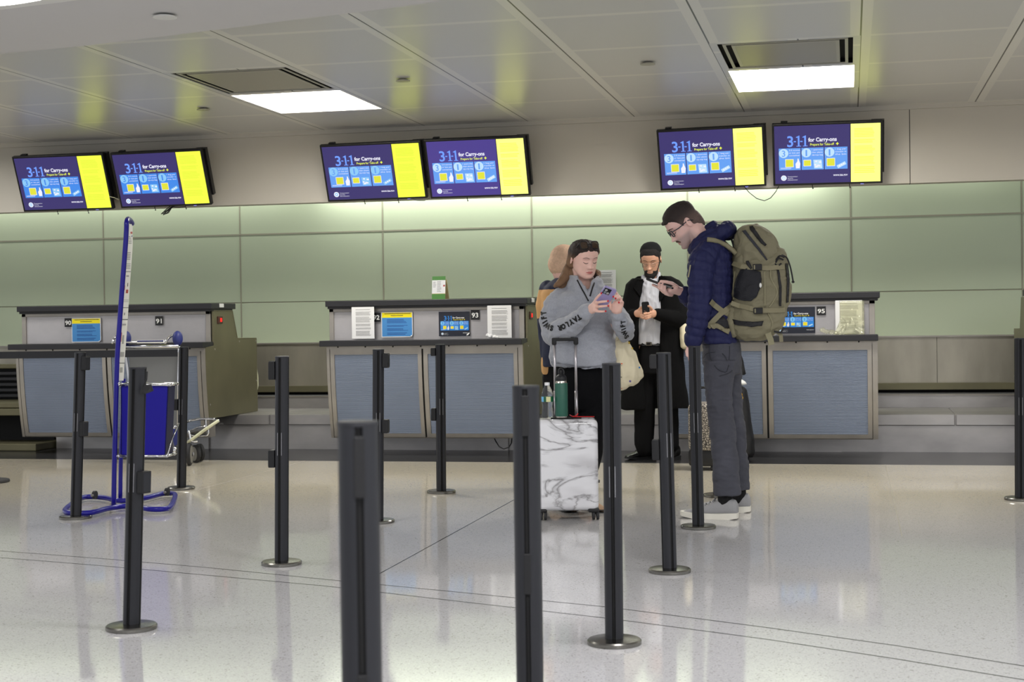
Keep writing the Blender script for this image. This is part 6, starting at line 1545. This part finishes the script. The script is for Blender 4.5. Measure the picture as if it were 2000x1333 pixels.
q = MB(); patch(q, [(1464, 443), (1470, 442), (1477, 452), (1486, 466), (1497, 478), (1494, 482), (1485, 474), (1474, 461), (1466, 450)], trD, .005, 'pack_black'); q.build('zip', lid, smooth=True)
q = MB(); patch(q, [(1450, 452), (1456, 450), (1470, 468), (1484, 485), (1500, 508), (1498, 511), (1481, 489), (1466, 471)], trD, .004, 'jeans_seam'); q.build('lid_seam', lid, smooth=True)
q = MB(); patch(q, [(1448, 527), (1462, 524), (1486, 532), (1488, 545), (1486, 560), (1478, 580), (1468, 589), (1440, 584), (1434, 580), (1436, 562), (1440, 545)], trB, .007, 'mesh_black'); q.build('side_pocket', BPK, smooth=True)
q = MB(); h_ = onsurf(trB, 1485.5, 557, .012); q.ell(h_, (.007, .004, .014), 'white_plain', 12); q.build('pull_tab', BPK, smooth=True)
q = MB(); ribbon(q, [(1433, 515), (1448, 520), (1464, 523), (1480, 524), (1500, 524), (1518, 523), (1530, 522)], .026, trB, YP-.16, .008, 'pack_strap'); q.build('compression_strap', BPK)
q = MB(); ribbon(q, [(1428, 592), (1445, 598), (1465, 603), (1480, 606), (1500, 607), (1520, 606), (1532, 604)], .026, trB, YP-.16, .008, 'pack_strap'); q.build('compression_strap', BPK)
for (x, y) in ((1479, 523), (1479, 606)):
    h_ = onsurf(trB, x, y, .014); q = MB(); q.bbox(-.026, .026, -.006, .006, -.018, .018, .004, 'pack_black', Matrix.Translation(h_)); q.bbox(-.02, -.012, -.008, .0, -.012, .012, .001, 'pack_strap', Matrix.Translation(h_)); q.build('buckle', BPK)
q = MB(); patch(q, [(1458, 510), (1463, 510), (1470, 524), (1466, 527), (1460, 520)], trB, .012, 'pack_black'); q.build('strap_end', BPK, smooth=True)
q = MB(); patch(q, [(1423, 622), (1445, 627), (1470, 629), (1491, 627), (1488, 636), (1468, 638), (1445, 636), (1422, 629)], trB, .007, 'pack_black'); q.build('pocket_edge', BPK, smooth=True)
q = MB(); patch(q, [(1517, 528), (1521, 528), (1526, 560), (1525, 598), (1521, 598), (1521, 560)], trB, .005, 'pack_black'); q.build('front_zip', BPK, smooth=True)
q = MB(); patch(q, [(1533, 515), (1538, 514), (1541, 545), (1539, 590), (1535, 592), (1536, 550)], trB, .005, 'pack_black'); q.build('front_zip', BPK, smooth=True)
q = MB()
for P_ in ([(1505, 525), (1506, 545), (1518, 570), (1509, 590), (1502, 601)], [(1493, 530), (1494, 560), (1494, 600)], [(1436, 530), (1433, 560), (1434, 585)], [(1500, 612), (1508, 630), (1505, 645)]):
    pts = [v for v in (onsurf(trB, x, y, .003) for x, y in P_) if v is not None]; q.tube(smoothpts(pts, 5), .0035, 'pack_light', 6)
q.build('piping', BPK, smooth=True)
q = MB(); q.tube(smoothpts([p(1524, 498, -.1), p(1536, 503, -.1), p(1543, 520, -.1), p(1547, 538, -.1), p(1549, 550, -.1)]), .0045, 'pack_black', 8); q.ell(p(1549, 551, -.1), (.009, .006, .007), 'pack_black', 10); q.build('drawcord', BPK, smooth=True)
q = MB()
for a, b, c in (((1514, 516), (1520, 505), (1530, 508)), ((1516, 508), (1523, 500), (1532, 503)), ((1512, 512), (1518, 520), (1526, 515))): q.tube(smoothpts([p(*a, -.14), p(*b, -.15), p(*c, -.14)]), .005, 'pack_black', 6)
q.build('cord_lock', BPK, smooth=True)
q = MB(); ribbon(q, [(1499, 640, 0), (1501, 655, 0), (1505, 664, 0), (1507, 674, 0)], .034, None, YP-.12, 0, 'pack_light'); q.build('hanging_strap', BPK)
q = MB(); ribbon(q, [(1510, 636, 0), (1518, 648, 0), (1525, 655, 0), (1526, 668, 0)], .022, None, YP-.10, 0, 'pack_green'); ribbon(q, [(1512, 648, 0), (1525, 650, 0), (1531, 640, 0)], .012, None, YP-.12, 0, 'pack_black'); q.build('hanging_strap', BPK)
# shoulder straps and hip belt
q = MB(); q.tube([onsurf(trJ, 1381, 471, .010, p(1381, 471, -.13)), onsurf(trJ, 1392, 472.5, .012, p(1392, 472, -.13)), p(1405, 473, -.13), p(1418, 479, -.13), p(1430, 488, -.12), p(1438, 496, -.12)], .014, 'pack_strap', 10, flat=1.0)
q.tube([p(1428, 465, -.05), p(1432, 478, -.07), p(1436, 495, -.08)], .006, 'pack_black', 8); q.build('shoulder_strap', BPK, smooth=True)
q = MB(); ribbon(q, [(1386, 588), (1396, 597), (1408, 606), (1420, 614), (1430, 622)], .030, trJ, Y2-.18, .008, 'pack_strap'); q.build('hip_strap', BPK)
q = MB(); ribbon(q, [(1430, 596), (1418, 603), (1406, 614), (1394, 628), (1384, 638)], .030, trJ, Y2-.18, .011, 'pack_strap'); q.build('hip_strap', BPK)
q = MB(); patch(q, [(1400, 624), (1413, 618), (1426, 640), (1422, 645), (1392, 628)], trJ, .009, 'pack_black'); patch(q, [(1386, 634), (1400, 632), (1424, 646), (1420, 653), (1392, 640)], trJ, .013, 'pack_strap'); q.build('hip_belt', BPK, smooth=True)
q = MB(); q.chain([(p(1430, 600, -.1), .03), (p(1428, 630, -.12), .035), (p(1432, 650, -.1), .03)], 'pack_green'); me = fuse(q, .006, 4); wrinkle(me, .006, (20, 20, 20)); paint(me, ['pack_green'], np.zeros(len(me.polygons))); link('hip_padding', me, BPK)

# ------------------------------------------------------------------ luggage behind the legs
sn = mat('snake_print', (150, 144, 134), .5); nt = sn.node_tree; v_ = nt.nodes.new('ShaderNodeTexVoronoi'); v_.feature = 'DISTANCE_TO_EDGE'; v_.inputs['Scale'].default_value = 55
tc = nt.nodes.new('ShaderNodeTexCoord'); nt.links.new(tc.outputs['Object'], v_.inputs['Vector']); r_ = nt.nodes.new('ShaderNodeValToRGB'); r_.color_ramp.elements[0].position = .05; r_.color_ramp.elements[0].color = (*lin((45, 42, 40)), 1); r_.color_ramp.elements[1].position = .16; r_.color_ramp.elements[1].color = (*lin((168, 160, 148)), 1)
nt.links.new(v_.outputs['Distance'], r_.inputs[0]); nt.links.new(r_.outputs[0], nt.nodes['Principled BSDF'].inputs['Base Color']); M['snake_print'] = sn
bY = at(1375, 921, z=0).y
t = thing('holdall', 'snake-patterned bag on a black base standing behind the legs of the tall person', 'bag', tuple(at(1368, 921, z=0)))
q = MB(); a, b = at(1344, 900, y=bY).x, at(1400, 900, y=bY).x; zz = at(1370, 882, y=bY).z; zt_ = at(1370, 788, y=bY).z
q.bbox(a, b, bY+.02, bY+.26, .035, zz+.01, .02, 'case_black'); q.build('base', t, auto=40)
q = MB(); q.bbox(a, b, bY+.0, bY+.28, zz, zt_, .04, 'snake_print', seg=4); q.build('bag', t, auto=40)
q = MB()
for x in (a+.04, b-.04):
    for y in (bY+.05, bY+.23): q.lathe([(.006, -.01), (.02, -.01), (.02, .01), (.006, .01)], (0, 0, 0), 16, 'rubber', Matrix.Translation((x, y, .0205)) @ Matrix.Rotation(PI/2, 4, 'Y'))
w_ = q.build('wheel', t, auto=40)
q = MB(); q.tube(smoothpts([V((a+.03, bY+.12, zt_-.01)), V((a+.05, bY+.12, zt_+.10)), V((b-.05, bY+.12, zt_+.10)), V((b-.03, bY+.12, zt_-.01))]), .009, 'case_black', 8); q.build('handle', t, smooth=True)
bY = 12.12
t = thing('trolley_bag', 'soft black trolley bag with raised handle standing behind the grey jeans', 'suitcase', tuple(at(1445, 897, z=0)))
q = MB(); q.pxloft([(756, 1428, 1452, .08), (762, 1426, 1459, .10), (775, 1425, 1461, .11), (800, 1424, 1464, .12), (830, 1424, 1468, .125), (860, 1424, 1473, .125), (885, 1425, 1474, .12), (893, 1428, 1470, .11)], bY+.13, None, 28, 3.0)
me = fuse(q, .007, 4); wrinkle(me, .006, (12, 12, 8), 3); paint(me, ['zip_black'], np.zeros(len(me.polygons))); trK = bvh(me); bo = link('body', me, t)
q = MB(); pts = [v for v in (onsurf(trK, x, y, .004) for x, y in ((1441, 763), (1446, 764), (1449, 770), (1450, 778))) if v is not None]
q.tube(pts, .003, 'gold', 6); q.ell(pts[-1], (.006, .004, .014), 'gold', 8); q.build('zip_pull', bo, smooth=True)
q = MB(); q.tube([at(1432, 762, y=bY+.2), at(1431, 715, y=bY+.2)], .009, 'case_black', 8); q.tube([at(1445, 762, y=bY+.2), at(1445, 728, y=bY+.2)], .009, 'case_black', 8); q.build('handle', t, smooth=True)
q = MB(); q.pxloft([(694, 1440, 1448, .03), (705, 1436, 1452, .04), (722, 1434, 1455, .045), (731, 1432, 1457, .045), (733, 1434, 1454, .04)], bY+.2, 'zip_black', 20, 3); q.build('handle_cover', t, smooth=True)
q = MB(); q.pxloft([(742, 1440, 1450, .03), (746, 1436, 1456, .045), (751, 1436, 1459, .045), (753.5, 1438, 1450, .03)], bY+.17, 'white_plain', 20, 2); q.build('white_cover', t, smooth=True)['label'] = 'white cloth on the handle'
q = MB()
for x in (1432, 1466):
    c = at(x, 895, z=0); q.lathe([(.006, -.01), (.022, -.01), (.022, .01), (.006, .01)], (0, 0, 0), 16, 'rubber', Matrix.Translation((c.x, bY+.12, .0225)) @ Matrix.Rotation(PI/2, 4, 'Y'))
q.build('wheel', t, auto=40)
# ------------------------------------------------------------------ light
def area(name, loc, size, power, color=(1, 1, 1), rot=(0, 0, 0), sy=None):
    l = bpy.data.lights.new(name, 'AREA'); l.energy = power; l.color = color; l.shape = 'RECTANGLE'; l.size = size; l.size_y = sy or size
    o = bpy.data.objects.new(name, l); col.objects.link(o); o.location = loc; o.rotation_euler = rot; return o
WARM = (1, .975, .93)
for i, (x, y) in enumerate(lamps):
    area('ceiling_lamp', (x+TX/2, y+TY/2, ZC+.10), .8, 40, WARM)
# downlights of the hall, set in the plaster ceiling overhead and behind
for x, kx in ((-12, .5), (-8, .5), (-4.2, .55), (-.4, 1.5), (3.4, 2.0), (7, 1.6)):
    for y in (5.2, 1.5, -2.2, -5.5):
        area('hall_lamp', (x, y, ZP-.02), .6, 36*kx*(.75 if y > 4 else 1), (1, .99, .98))
# fluorescent strips in the cove behind the fascia, washing down the green wall
for x0, x1, e in ((-9.5, -5.4, 13), (-5.2, -.2, 32), (-.1, 1.4, 7), (1.5, 5, 5)):
    area('cove_lamp', ((x0+x1)/2, YW-.16, 2.62), x1-x0, e*(x1-x0)/4, (1, 1, .93), (0, 0, 0), .08)
w = bpy.data.worlds.new('hall'); scene.world = w; w.use_nodes = True
w.node_tree.nodes['Background'].inputs['Color'].default_value = (.94, .97, 1, 1); w.node_tree.nodes['Background'].inputs['Strength'].default_value = .78
scene.view_settings.view_transform = 'Standard'; scene.view_settings.look = 'None'; scene.view_settings.gamma = 1; scene.view_settings.exposure = .26
scene.view_settings.use_curve_mapping = False
